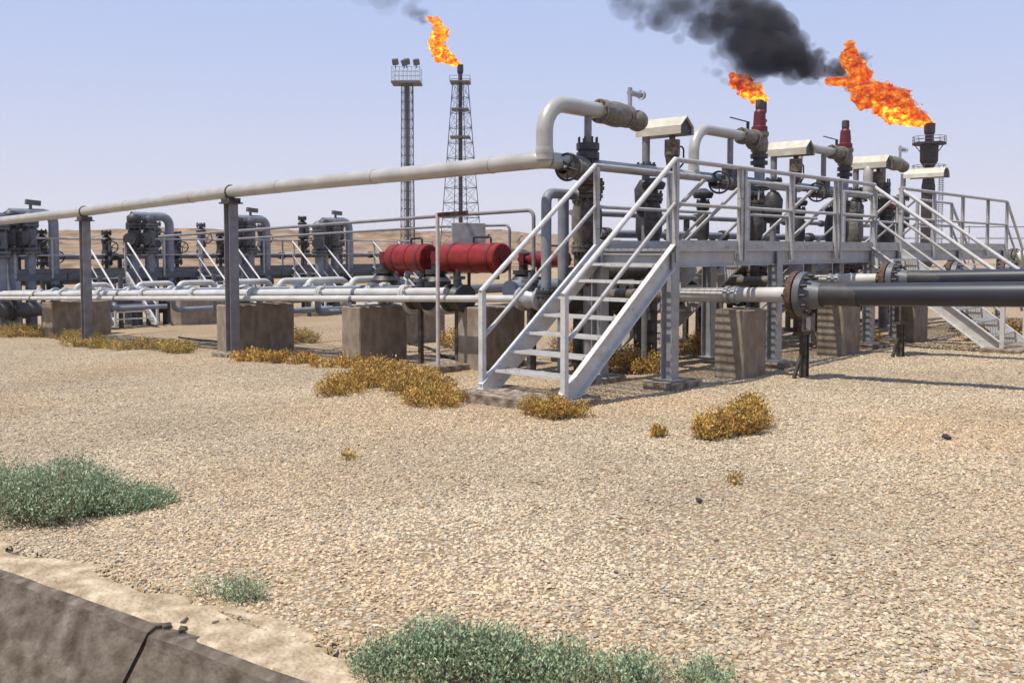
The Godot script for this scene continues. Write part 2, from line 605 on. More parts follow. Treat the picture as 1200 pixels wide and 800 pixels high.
func toe_run(o: Node3D, s0: float, s1: float, t: float, hd: float, m: Material, gap_every := 1.65) -> void:
	var k := s0
	while k < s1 - 0.2:
		var e := minf(k + gap_every, s1)
		var g := Geo.new()
		g.bar(W(k + 0.004, t, hd + 0.045), W(e - 0.004, t, hd + 0.045), 0.008, 0.13)
		part(o, "toe_board", g, m)
		g = Geo.new()
		var tin := t + (0.04 if t < 0.5 else -0.04)
		g.bar(W(k + 0.02, tin, hd - 0.135), W(e - 0.02, tin, hd - 0.135), 0.010, 0.21)
		g.bar(W(k + 0.02, (t + tin) * 0.5 + 0.004, hd - 0.033), W(e - 0.02, (t + tin) * 0.5 + 0.004, hd - 0.033), 0.06, 0.012)
		g.bar(W(k + 0.02, (t + tin) * 0.5 + 0.004, hd - 0.238), W(e - 0.02, (t + tin) * 0.5 + 0.004, hd - 0.238), 0.06, 0.012)
		part(o, "edge_beam", g, m)
		k = e

func make_platform(s0: float, s1: float, t0: float, hd: float, columns: Array, label: String, front: Array, back: Array) -> Node3D:
	var o := thing("walkway", W(s0, t0, level(s0, t0)), label, "walkway", "steel walkways over the pipes")
	var wd := 1.17
	var tm: Material = M.paint if t0 < 10.0 else M.grey_valve
	toe_run(o, s0, s1, t0 - 0.03, hd, tm)
	toe_run(o, s0, s1, t0 + wd + 0.03, hd, tm)
	var g := Geo.new()
	var k := s0 + 0.03
	while k < s1:
		g.bar(W(k, t0 + 0.02, hd - 0.018), W(k, t0 + wd - 0.02, hd - 0.018), 0.006, 0.035)
		k += 0.045
	for q in 11: g.bar(W(s0, t0 + 0.06 + q * 0.105, hd - 0.006), W(s1, t0 + 0.06 + q * 0.105, hd - 0.006), 0.007, 0.009)
	tag(part(o, "grating", g, M.galv), "", "", "", "stuff")
	for c in columns:
		for t: float in [t0 + 0.02, t0 + wd - 0.02]:
			g = Geo.new()
			var gl := level(c, t)
			g.hbeam(W(c, t, gl + 0.10), W(c, t, hd - 0.05), 0.17, 0.17, T_AXIS)
			g.box(W(c, t, gl + 0.108), Vector3(0.3, 0.016, 0.3), Basis(S_AXIS, UP, -T_AXIS))
			part(o, "column", g, M.galv)
		g = Geo.new()
		g.hbeam(W(c, t0 + 0.1, hd - 0.16), W(c, t0 + wd - 0.1, hd - 0.16), 0.18, 0.1, UP)
		part(o, "cross_beam", g, M.paint)
	for r in front: rail_run(o, W(r[0], t0 - 0.05, hd), W(r[1], t0 - 0.05, hd), r[2])
	for r in back: rail_run(o, W(r[0], t0 + wd + 0.05, hd), W(r[1], t0 + wd + 0.05, hd), r[2])
	return o

func pad(s: float, t: float, ws: float, wt: float, high: float, label: String) -> void:
	var g := Geo.new()
	var y := level(s, t)
	g.block(W(s, t, y + high * 0.5 - 0.1), Vector3(ws, high + 0.2, wt), Basis(S_AXIS, UP, -T_AXIS), 0.015, int(s * 100 + t * 7), 0.012)
	single("concrete_pad", g, M.pad, W(s, t, y), label, "concrete pad", "low concrete pads under steel legs")

func big_block(s: float, t: float, ws: float, wt: float, high: float, label: String) -> void:
	var g := Geo.new()
	var y := level(s, t)
	g.block(W(s, t, y + high * 0.5 - 0.1), Vector3(ws, high + 0.2, wt), Basis(S_AXIS, UP, -T_AXIS), 0.018, int(s * 100 + t * 7), 0.004)
	single("concrete_block", g, M.concrete, W(s, t, y), label, "concrete block", "concrete pipe support blocks")

# ---------------------------------------------------------------- valves and pipes

func handwheel(o: Node3D, at: Vector3, axis: Vector3, R: float, reach: float) -> void:
	var g := Geo.new()
	g.torus(at, axis, R, R * 0.1)
	var z := axis.normalized()
	var x := z.cross(UP).normalized()
	var y := z.cross(x)
	for k in 5:
		var a := TAU * k / 5.0 + 0.3
		g.tube([at + z * R * 0.1, at + (x * cos(a) + y * sin(a)) * R], R * 0.065, 6)
	g.lathe(at, z, [Vector2(-0.03, 0.001), Vector2(-0.03, R * 0.2), Vector2(0.05, R * 0.16), Vector2(0.05, 0.001)], 10)
	var w := part(o, "handwheel", g, M.black)
	g = Geo.new()
	g.tube([at + z * 0.1, at - z * reach], R * 0.1, 8)
	part(w, "stem", g, M.galv)

func control_valve(o: Node3D, s: float, t: float, h: float, m: Material, r := 0.2) -> void:
	var g := Geo.new()
	var p := W(s, t, h)
	g.lathe(p, UP, [Vector2(-0.36, 0.1), Vector2(-0.3, r * 0.7), Vector2(-0.12, r), Vector2(0.14, r), Vector2(0.3, r * 0.72), Vector2(0.36, 0.1)], 16, true)
	g.flange(p - UP * 0.4, UP, r * 1.05, 0.12, 8)
	g.flange(p + UP * 0.4, UP, r * 1.05, 0.12, 8)
	part(o, "valve_body", g, m)

# A flow arm: inlet along s, up, over and into a column. sc is the s of its riser.
func make_arm(sr: float, span: float, col_at: float, r: float, relief: bool, label: String) -> Node3D:
	var t := 1.9
	var o := thing("gooseneck_pipework", on(sr, t), label, "pipework", "gooseneck flow arms along the walkway")
	var top := 3.86 - r * 0.2
	var g := Geo.new()
	g.tube(fillet([W(sr, t, 3.03), W(sr, t, top), W(sr + span, t, top)], 0.42), r, 20)
	part(o, "gooseneck", g, M.silver)
	g = Geo.new()
	g.lathe(W(sr, t, 3.03), UP, [Vector2(r * 0.55, r * 1.0), Vector2(r * 1.0, r * 1.1), Vector2(r * 1.5, r * 1.0)], 20, true)
	part(o, "weld_collar", g, M.silver)
	# column down to its pedestal
	var sc := sr + col_at
	var gl := level(sc, t)
	g = Geo.new()
	g.tube([W(sr + 0.05, t, 3.03), W(sc + 0.1, t, 3.03)], r * 0.92, 16)
	g.tube([W(sc, t, gl - 0.1), W(sc, t, 3.0)], 0.105 if not relief else 0.12, 16)
	part(o, "column_pipe", g, M.post if not relief else M.blue_pipe)
	g = Geo.new()
	g.flange(W(sc, t, 2.72), UP, 0.2, 0.13, 8)
	g.flange(W(sc, t, 1.35), UP, 0.2, 0.13, 8)
	part(o, "column_flange", g, M.rust)
	control_valve(o, sc, t, 2.2, M.dark_valve if relief else M.primer, 0.17)
	# post under the top pipe
	var sp := sr + span * 0.75
	g = Geo.new()
	g.tube([W(sp, t, top - r), W(sp, t, 3.3)], 0.055, 12)
	part(o, "prop_pipe", g, M.post)
	g = Geo.new()
	if relief:
		g.box(W(sp, t, 3.14), Vector3(0.24, 0.26, 0.2), Basis(S_AXIS, UP, -T_AXIS))
		part(o, "bonnet", g, M.primer)
	else:
		g.flange(W(sp, t, 3.22), UP, 0.17, 0.24, 8)
		g.lathe(W(sp, t, 3.03), UP, [Vector2(-0.1, 0.1), Vector2(0.1, 0.08)], 14)
		part(o, "bonnet", g, M.dark_valve)
	# gate valve on the inlet with its wheel turned to the front
	var sw := sr + (0.74 if not relief else 1.0)
	g = Geo.new()
	g.lathe(W(sw, t, 2.97), S_AXIS, [Vector2(-0.34, r), Vector2(-0.3, r * 1.4), Vector2(-0.24, r * 1.5), Vector2(-0.22, r * 1.05), Vector2(-0.1, r * 1.35), Vector2(0.1, r * 1.35), Vector2(0.22, r * 1.05), Vector2(0.24, r * 1.5), Vector2(0.3, r * 1.5), Vector2(0.34, r)], 16)
	g.lathe(W(sw - 0.1, t - 0.16, 2.95), -S_AXIS, [Vector2(0.0, 0.1), Vector2(0.12, 0.1), Vector2(0.12, 0.13), Vector2(0.17, 0.13), Vector2(0.17, 0.06), Vector2(0.3, 0.045)], 14)
	part(o, "gate_valve", g, M.valve)
	handwheel(o, W(sw - 0.44, t - 0.17, 2.94), -S_AXIS - T_AXIS * 0.25, 0.185, 0.3)
	# the valve at the end of the top pipe
	var e := sr + span
	if relief:
		g = Geo.new()
		g.flange(W(e + 0.02, t, top), S_AXIS, r * 1.7, 0.1, 8)
		g.lathe(W(e + 0.26, t, top), S_AXIS, [Vector2(-0.2, r), Vector2(-0.1, r * 1.55), Vector2(0.1, r * 1.55), Vector2(0.2, r)], 14, true)
		g.flange(W(e + 0.46, t, top), S_AXIS, r * 1.7, 0.1, 8)
		part(o, "ball_valve", g, M.valve)
		g = Geo.new()
		g.tube([W(e + 0.22, t, top + 0.1), W(e + 0.22, t, top + 0.26)], 0.03, 8)
		g.bar(W(e + 0.27, t, top + 0.27), W(e - 0.42, t, top + 0.29), 0.035, 0.014)
		part(o, "lever", g, M.black)
		var x := W(e + 0.66, t, 0.0)
		g = Geo.new()
		g.lathe(x, UP, [Vector2(3.3, 0.1), Vector2(3.36, 0.1), Vector2(3.36, 0.16), Vector2(3.43, 0.16), Vector2(3.43, 0.11), Vector2(3.48, 0.11), Vector2(3.48, 0.16), Vector2(3.56, 0.16), Vector2(3.56, 0.1)], 14)
		part(o, "relief_inlet", g, M.dark_valve)
		g = Geo.new()
		g.lathe(x, UP, [Vector2(3.54, 0.1), Vector2(3.62, 0.155), Vector2(3.76, 0.17), Vector2(3.86, 0.15), Vector2(3.9, 0.175), Vector2(3.96, 0.175), Vector2(3.96, 0.1)], 16)
		g.flange(x + UP * 3.76 - S_AXIS * 0.22, S_AXIS, 0.14, 0.1, 8)
		g.tube([x + UP * 4.2 + S_AXIS * 0.1, x + UP * 4.2 + S_AXIS * 0.24], 0.035, 8)
		part(o, "relief_body", g, M.valve)
		g = Geo.new()
		g.lathe(x, UP, [Vector2(3.96, 0.15), Vector2(4.06, 0.15), Vector2(4.08, 0.12), Vector2(4.34, 0.105), Vector2(4.38, 0.075), Vector2(4.43, 0.075)], 16)
		part(o, "relief_bonnet", g, M.dark_red)
		g = Geo.new()
		g.lathe(x, UP, [Vector2(4.4, 0.07), Vector2(4.42, 0.08), Vector2(4.55, 0.08), Vector2(4.57, 0.055), Vector2(4.57, 0.001)], 12)
		g.bar(x + UP * 4.47, x + UP * 4.49 + S_AXIS * 0.17, 0.035, 0.02)
		part(o, "relief_cap", g, M.primer)
		g = Geo.new()
		g.tube([x + UP * 3.36, x + UP * 2.6], 0.085, 14)
		part(o, "relief_pipe", g, M.blue_pipe)
	else:
		g = Geo.new()
		g.flange(W(e, t, top), S_AXIS, r * 1.55, 0.12, 10)
		g.lathe(W(e + 0.34, t, top - 0.01), S_AXIS, [Vector2(-0.3, r * 1.1), Vector2(-0.22, r * 1.45), Vector2(-0.05, r * 1.62), Vector2(0.08, r * 1.62), Vector2(0.2, r * 1.45), Vector2(0.3, r * 1.0)], 18, true)
		g.flange(W(e + 0.62, t, top - 0.01), S_AXIS, r * 1.5, 0.1, 10)
		part(o, "ball_valve", g, M.valve)
		g = Geo.new()
		g.lathe(W(e + 0.74, t, top - 0.03), S_AXIS, [Vector2(-0.1, r * 0.8), Vector2(0.0, r * 0.8)], 14)
		g.ball(W(e + 0.92, t, top - 0.05), r * 1.42, 18, 1.1, S_AXIS)
		part(o, "end_ball", g, M.valve)
		g = Geo.new()
		g.bar(W(e + 0.72, t, top + 0.08), W(e + 0.72, t, top + 0.44), 0.05, 0.05)
		g.tube([W(e + 0.7, t, top + 0.36), W(e + 1.02, t, top + 0.36)], 0.045, 10)
		g.lathe(W(e + 1.0, t, top + 0.36), S_AXIS, [Vector2(0, 0.07), Vector2(0.06, 0.07)], 10)
		part(o, "lever", g, M.galv)
	return o

func make_sunshade(s: float, t: float, round_top: bool, label: String) -> Node3D:
	var o := thing("sunshade", on(s, t), label, "sunshade", "sheet metal sunshades over instruments")
	var g := Geo.new()
	var sec := []
	var b := 3.62
	if round_top:
		for k in 9:
			var a := PI * k / 8.0
			sec.append(W(s - cos(a) * 0.24, t - 0.75, b + sin(a) * 0.24))
	else:
		sec = [W(s - 0.19, t - 0.42, b), W(s - 0.19, t - 0.42, b + 0.12), W(s, t - 0.42, b + 0.28), W(s + 0.19, t - 0.42, b + 0.12), W(s + 0.19, t - 0.42, b)]
	g.plates(sec, T_AXIS * (1.0 if round_top else 0.86), 0.012)
	part(o, "hood", g, M.tan)
	g = Geo.new()
	var pts := []
	for p in sec: pts.append(p + T_AXIS * 0.04)
	g.prism(pts, T_AXIS * 0.01)
	part(o, "end_plate", g, M.dark_valve)
	g = Geo.new()
	g.tube([W(s - 0.1, t + 0.3, level(s, t)), W(s - 0.1, t + 0.3, b + 0.12)], 0.065, 12)
	part(o, "post", g, M.post)
	g = Geo.new()
	g.flange(W(s - 0.1, t + 0.3, 3.12), UP, 0.17, 0.1, 8)
	g.lathe(W(s - 0.1, t + 0.3, 2.62), UP, [Vector2(-0.3, 0.1), Vector2(-0.2, 0.17), Vector2(0.15, 0.19), Vector2(0.3, 0.1)], 14, true)
	part(o, "valve_body", g, M.dark_valve)
	return o

func make_transmitter(s: float, t: float, label: String) -> Node3D:
	var o := thing("transmitter", W(s, t, 3.1), label, "transmitter", "instruments under the sunshades")
	var g := Geo.new()
	g.lathe(W(s, t, 0), UP, [Vector2(3.3, 0.001), Vector2(3.3, 0.125), Vector2(3.55, 0.125), Vector2(3.55, 0.05), Vector2(3.62, 0.05), Vector2(3.62, 0.001)], 14)
	part(o, "housing", g, M.tan_box)
	g = Geo.new()
	g.lathe(W(s, t, 0), UP, [Vector2(3.08, 0.035), Vector2(3.14, 0.09), Vector2(3.3, 0.118)], 14)
	g.tube([W(s, t, 2.6), W(s, t, 3.1)], 0.03, 8)
	part(o, "sensor_body", g, M.primer)
	g = Geo.new()
	g.tube(fillet([W(s + 0.1, t, 3.45), W(s + 0.34, t, 3.47), W(s + 0.34, t, 3.2), W(s + 0.2, t, 3.1)], 0.07), 0.016, 6)
	part(o, "cable_loop", g, M.black)
	return o

# a line that comes in from the right: black wrapped pipe, flange, white pipe running under the walkway
func flow_line(s: float, r: float, h: float, tf: float, t_out: float, label: String) -> Node3D:
	var o := thing("flow_line", on(s, tf), label, "pipeline", "flow lines running in under the walkway")
	var g := Geo.new()
	var hh := func(t: float) -> float: return h - FALL * t
	g.tube([W(s, tf - 0.1, hh.call(tf - 0.1)), W(s, t_out, hh.call(t_out))], r, 24)
	part(o, "wrapped_pipe", g, M.coat)
	g = Geo.new()
	g.tube([W(s, tf + 0.1, hh.call(tf)), W(s, 1.2, hh.call(1.2))], r * 0.7, 20)
	part(o, "white_pipe", g, M.white_pipe)
	g = Geo.new()
	g.tube([W(s, 1.2, hh.call(1.2)), W(s, 2.4, hh.call(2.4)), W(s, 2.4, 0.3)], r * 0.7, 16)
	part(o, "inlet_pipe", g, M.valve)
	g = Geo.new()
	var p := W(s, tf, hh.call(tf))
	g.lathe(p, T_AXIS, [Vector2(0.02, 0.05), Vector2(0.02, r * 2.15), Vector2(0.10, r * 2.15), Vector2(0.12, r * 1.2), Vector2(0.22, r * 0.75)], 28)
	part(o, "flange", g, M.rust)
	g = Geo.new()
	g.lathe(p, -T_AXIS, [Vector2(0.0, 0.05), Vector2(0.0, r * 2.1), Vector2(0.09, r * 2.1), Vector2(0.11, r * 1.35), Vector2(0.3, r * 1.02)], 28)
	part(o, "flange", g, M.grey_valve)
	g = Geo.new()
	for k in 12:
		var a := TAU * k / 12.0
		var off := (S_AXIS * cos(a) + UP * sin(a)) * r * 1.75
		g.tube([p + off - T_AXIS * 0.17, p + off + T_AXIS * 0.16], 0.026, 6)
	part(o, "bolts", g, M.dark_valve)
	g = Geo.new()
	g.lathe(W(s, 0.1, hh.call(0.1)), T_AXIS, [Vector2(-0.09, r * 0.7), Vector2(-0.09, r * 0.86), Vector2(-0.03, r * 0.86), Vector2(-0.03, r * 0.74), Vector2(0.03, r * 0.74), Vector2(0.03, r * 0.86), Vector2(0.09, r * 0.86), Vector2(0.09, r * 0.7)], 20)
	part(o, "clamp", g, M.galv)
	g = Geo.new()
	g.lathe(W(s, tf - 0.55, hh.call(tf - 0.55)), T_AXIS, [Vector2(-0.25, r), Vector2(-0.25, r * 1.02), Vector2(0.25, r * 1.02), Vector2(0.25, r)], 24)
	part(o, "wrap_joint", g, M.dark_valve)
	return o

func actuator(s: float, t0: float, t1: float, h: float, r: float, label: String) -> Node3D:
	var o := thing("actuator", on(s, t0), label, "actuator", "red cylinder valve actuators")
	var g := Geo.new()
	var L := t1 - t0
	g.lathe(W(s, t0, h), T_AXIS, [Vector2(0.0, 0.001), Vector2(0.0, r * 0.92), Vector2(0.02, r), Vector2(L * 0.42, r), Vector2(L * 0.42, r * 1.035), Vector2(L * 0.46, r * 1.035), Vector2(L * 0.46, r), Vector2(L - 0.02, r), Vector2(L, r * 0.92), Vector2(L, 0.001)], 28)
	part(o, "cylinder", g, M.red)
	g = Geo.new()
	g.lathe(W(s, t0 - 0.012, h), T_AXIS, [Vector2(-0.02, 0.001), Vector2(-0.02, r * 0.3), Vector2(0.0, r * 0.3)], 14)
	for k in 6:
		var a := TAU * k / 6.0
		g.tube([W(s, t0 - 0.03, h) + (S_AXIS * cos(a) + UP * sin(a)) * r * 0.75, W(s, t0 + 0.02, h) + (S_AXIS * cos(a) + UP * sin(a)) * r * 0.75], 0.014, 6)
	part(o, "end_boss", g, M.dark_red)
	for f in [0.12, 0.8]:
		g = Geo.new()
		g.lathe(W(s, t0 + L * f, h), T_AXIS, [Vector2(-0.03, r), Vector2(-0.03, r * 1.025), Vector2(0.03, r * 1.025), Vector2(0.03, r)], 28)
		g.box(W(s, t0 + L * f, h - r - 0.05), Vector3(0.12, 0.1, 0.06), Basis(S_AXIS, UP, -T_AXIS))
		part(o, "strap", g, M.dark_red)
	g = Geo.new()
	g.tube([W(s, t1, h), W(s, t1 + 0.34, h)], 0.07, 10)
	g.box(W(s, t1 + 0.22, h), Vector3(0.2, 0.22, 0.12), Basis(S_AXIS, UP, -T_AXIS))
	part(o, "yoke", g, M.dark_red)
	g = Geo.new()
	g.tube(fillet([W(s, t0 + L * 0.2, h + r), W(s, t0 + L * 0.2, h + r + 0.1), W(s, t0 + L * 0.5, h + r + 0.1), W(s, t0 + L * 0.5, h + r)], 0.04, 4), 0.02, 6)
	part(o, "lifting_eye", g, M.black)
	g = Geo.new()
	g.lathe(W(s, t1 + 0.25, h - 0.75), UP, [Vector2(0.0, 0.2), Vector2(0.12, 0.26), Vector2(0.34, 0.26), Vector2(0.46, 0.15), Vector2(0.46, 0.2), Vector2(0.54, 0.2), Vector2(0.54, 0.09), Vector2(0.75, 0.08)], 16)
	part(o, "valve_body", g, M.dark_valve)
	return o

func valve_tree(s: float, t: float, dh: float, r: float, label: String, m: Material) -> Node3D:
	var y := level(s, t)
	var o := thing("valve_column", W(s, t, y), label, "valve", "dark valve columns of the far manifold")
	var g := Geo.new()
	g.tube([W(s, t, y), W(s, t, 1.95 + dh)], r * 0.9, 14)
	part(o, "riser", g, M.blue_pipe)
	g = Geo.new()
	g.flange(W(s, t, 2.06 + dh), UP, r * 1.6, 0.2, 8)
	g.lathe(W(s, t, 2.5 + dh), UP, [Vector2(-0.35, r * 0.8), Vector2(-0.25, r * 1.15), Vector2(0.25, r * 1.15), Vector2(0.35, r * 0.8)], 14)
	part(o, "lower_valve", g, m)
	g = Geo.new()
	g.flange(W(s, t, 2.92 + dh), UP, r * 1.5, 0.16, 8)
	g.lathe(W(s, t, 3.15 + dh), UP, [Vector2(-0.2, r * 0.9), Vector2(-0.05, r * 1.3), Vector2(0.1, r * 1.3), Vector2(0.22, r * 0.4)], 14, true)
	part(o, "upper_valve", g, m)
	g = Geo.new()
	g.lathe(W(s, t, 2.45 + dh), -T_AXIS - S_AXIS, [Vector2(0.0, 0.1), Vector2(0.35, 0.1), Vector2(0.35, 0.22), Vector2(0.5, 0.22), Vector2(0.5, 0.001)], 14)
	part(o, "side_actuator", g, M.dark_valve)
	return o

# ---------------------------------------------------------------- plants and stones

# clumps: [s, t, radius, height, leaves]
func shrub(called: String, clumps: Array, leaf: float, tones: Array, label: String, category: String, group: String, upright := 0.5) -> Node3D:
	var c0: Array = clumps[0]
	var o := thing(called, on(c0[0], c0[1]), label, category, group)
	var g := Geo.new()
	var tw := Geo.new()
	for cl in clumps:
		var base := on(cl[0], cl[1])
		var R: float = cl[2]
		var H: float = cl[3]
		var sprays: int = maxi(6, int(cl[4]) / 26)
		for k in sprays:
			var a := rng.randf() * TAU
			var rr := sqrt(rng.randf())
			var lift := sqrt(maxf(0.0, 1.0 - rr * rr))
			var tip := base + Vector3(cos(a) * rr * R, (0.12 + lift * rng.randf_range(0.55, 1.0)) * H, sin(a) * rr * R)
			tip += Vector3(soft.get_noise_3d(tip.x * 90, tip.y * 90, tip.z * 90), 0, soft.get_noise_3d(tip.z * 90, tip.x * 90, 7)) * R * 0.35
			var root := base + Vector3(cos(a) * rr * R * 0.55, -0.01, sin(a) * rr * R * 0.55)
			var mid := root.lerp(tip, 0.5) + Vector3(rng.randf_range(-1, 1), 0.3, rng.randf_range(-1, 1)) * R * 0.1
			tw.tube([root, mid, tip], [leaf * 0.13, leaf * 0.09, leaf * 0.05], 3, false)
			var bright := rng.randf_range(0.75, 1.25)
			var tone: Color = tones[rng.randi() % tones.size()]
			for j in 26:
				var f := pow(rng.randf(), 0.6)
				var p := root.lerp(mid, f * 2.0) if f < 0.5 else mid.lerp(tip, f * 2.0 - 1.0)
				p += Vector3(rng.randf_range(-1, 1), rng.randf_range(-0.7, 1), rng.randf_range(-1, 1)) * (0.035 + R * 0.07)
				if p.y < base.y - 0.02: p.y = base.y + 0.01
				var dir := Vector3(rng.randf_range(-1, 1), rng.randf_range(-0.3, 1) + upright, rng.randf_range(-1, 1)).normalized()
				var side := dir.cross(Vector3(rng.randf_range(-1, 1), rng.randf_range(-1, 1), rng.randf_range(-1, 1))).normalized()
				var L := leaf * rng.randf_range(0.6, 1.35)
				var wd := L * rng.randf_range(0.14, 0.26)
				var nn := dir.cross(side).normalized()
				if nn.y < 0: nn = -nn
				var b := bright * rng.randf_range(0.75, 1.25)
				var q := Color(tone.r * b, tone.g * b, tone.b * b)
				var at := g.v.size()
				g.vert(p, nn); g.vert(p + dir * L * 0.5 + side * wd, nn); g.vert(p + dir * L, nn); g.vert(p + dir * L * 0.5 - side * wd, nn)
				for z in 4: g.c.append(q)
				g.face(at, at + 1, at + 2); g.face(at, at + 2, at + 3)
	tag(part(o, "leaves", g, M.leaf), "", "", "", "stuff")
	tag(part(o, "twigs", tw, M.twig), "", "", "", "stuff")
	return o

func pebble(seed_at: int, flat: float) -> ArrayMesh:
	var r := RandomNumberGenerator.new()
	r.seed = seed_at
	var tool := SurfaceTool.new()
	var f := (1.0 + sqrt(5.0)) * 0.5
	var vs := [Vector3(-1, f, 0), Vector3(1, f, 0), Vector3(-1, -f, 0), Vector3(1, -f, 0), Vector3(0, -1, f), Vector3(0, 1, f), Vector3(0, -1, -f), Vector3(0, 1, -f), Vector3(f, 0, -1), Vector3(f, 0, 1), Vector3(-f, 0, -1), Vector3(-f, 0, 1)]
	for i in 12: vs[i] = vs[i].normalized() * r.randf_range(0.72, 1.12) * Vector3(1.0, flat, 0.78)
	tool.begin(Mesh.PRIMITIVE_TRIANGLES)
	for q in [[0, 11, 5], [0, 5, 1], [0, 1, 7], [0, 7, 10], [0, 10, 11], [1, 5, 9], [5, 11, 4], [11, 10, 2], [10, 7, 6], [7, 1, 8], [3, 9, 4], [3, 4, 2], [3, 2, 6], [3, 6, 8], [3, 8, 9], [4, 9, 5], [2, 4, 11], [6, 2, 10], [8, 6, 7], [9, 8, 1]]:
		tool.set_smooth_group(-1)
		tool.add_vertex(vs[q[0]]); tool.add_vertex(vs[q[2]]); tool.add_vertex(vs[q[1]])
	tool.generate_normals()
	return tool.commit()

func stones() -> void:
	var r := RandomNumberGenerator.new()
	r.seed = 99
	var kinds := [pebble(1, 0.5), pebble(2, 0.62), pebble(3, 0.4)]
	var put := [[], [], []]
	var d := 2.9
	while d < 27.0:
		var step := 0.02 + d * 0.0045
		var wide := d * 0.64 + 0.8
		var n := int(wide * 2.0 * step * (2900.0 if d < 8.0 else 2900.0 * pow(8.0 / d, 1.35) * (1.0 - smoothstep(17.0, 27.0, d) * 0.9)))
		for k in n:
			var p := Vector3(r.randf_range(-wide, wide), 0, -d - r.randf() * step)
			var q := st(p)
			var edge := kerb_s(q.y) + 0.33 + soft.get_noise_2d(q.y * 60.0, 3.0) * 0.22
			if q.x < edge and r.randf() > 0.06 * exp((q.x - edge) * 6.0) * 4.0: continue
			if q.x < kerb_s(q.y) + 0.08: continue
			if q.y > 0.2 and q.x > -0.7 and r.randf() < 0.8: continue
			var thin := soft.get_noise_2d(q.x * 22.0, q.y * 22.0 + 50.0)
			if thin > 0.25 and r.randf() < 0.45: continue
			put[r.randi() % 3].append([q, pow(r.randf(), 2.0)])
		d += step
	var total := 0
	for i in 3:
		var list: Array = put[i]
		var mm := MultiMesh.new()
		mm.transform_format = MultiMesh.TRANSFORM_3D
		mm.use_colors = true
		mm.mesh = kinds[i]
		mm.instance_count = list.size()
		for k in list.size():
			var q: Vector2 = list[k][0]
			var size: float = lerpf(0.006, 0.0185, list[k][1])
			var b := Basis.from_euler(Vector3(r.randf_range(-0.5, 0.5), r.randf() * TAU, r.randf_range(-0.5, 0.5))).scaled_local(Vector3.ONE * size)
			mm.set_instance_transform(k, Transform3D(b, on(q.x, q.y) + UP * size * r.randf_range(0.0, 0.35)))
			var tone := stone_tone(r)
			var patch := soft.get_noise_2d(q.x * 11.0 + 70.0, q.y * 11.0)
			var warm := soft.get_noise_2d(q.x * 7.0, q.y * 7.0 + 400.0)
			var k2 := 1.0 + patch * 0.28
			mm.set_instance_color(k, Color(tone.r * k2, tone.g * k2 * (1.0 - maxf(warm, 0.0) * 0.18), tone.b * k2 * (1.0 - maxf(warm, 0.0) * 0.36)))
		var o := MultiMeshInstance3D.new()
		o.name = numbered("gravel")
		o.multimesh = mm
		o.material_override = M.stone
		add_child(o)
		tag(o, "loose tan and grey gravel covering the pad", "gravel", "", "stuff")
		total += list.size()
	print("stones ", total)

# ---------------------------------------------------------------- flames and smoke

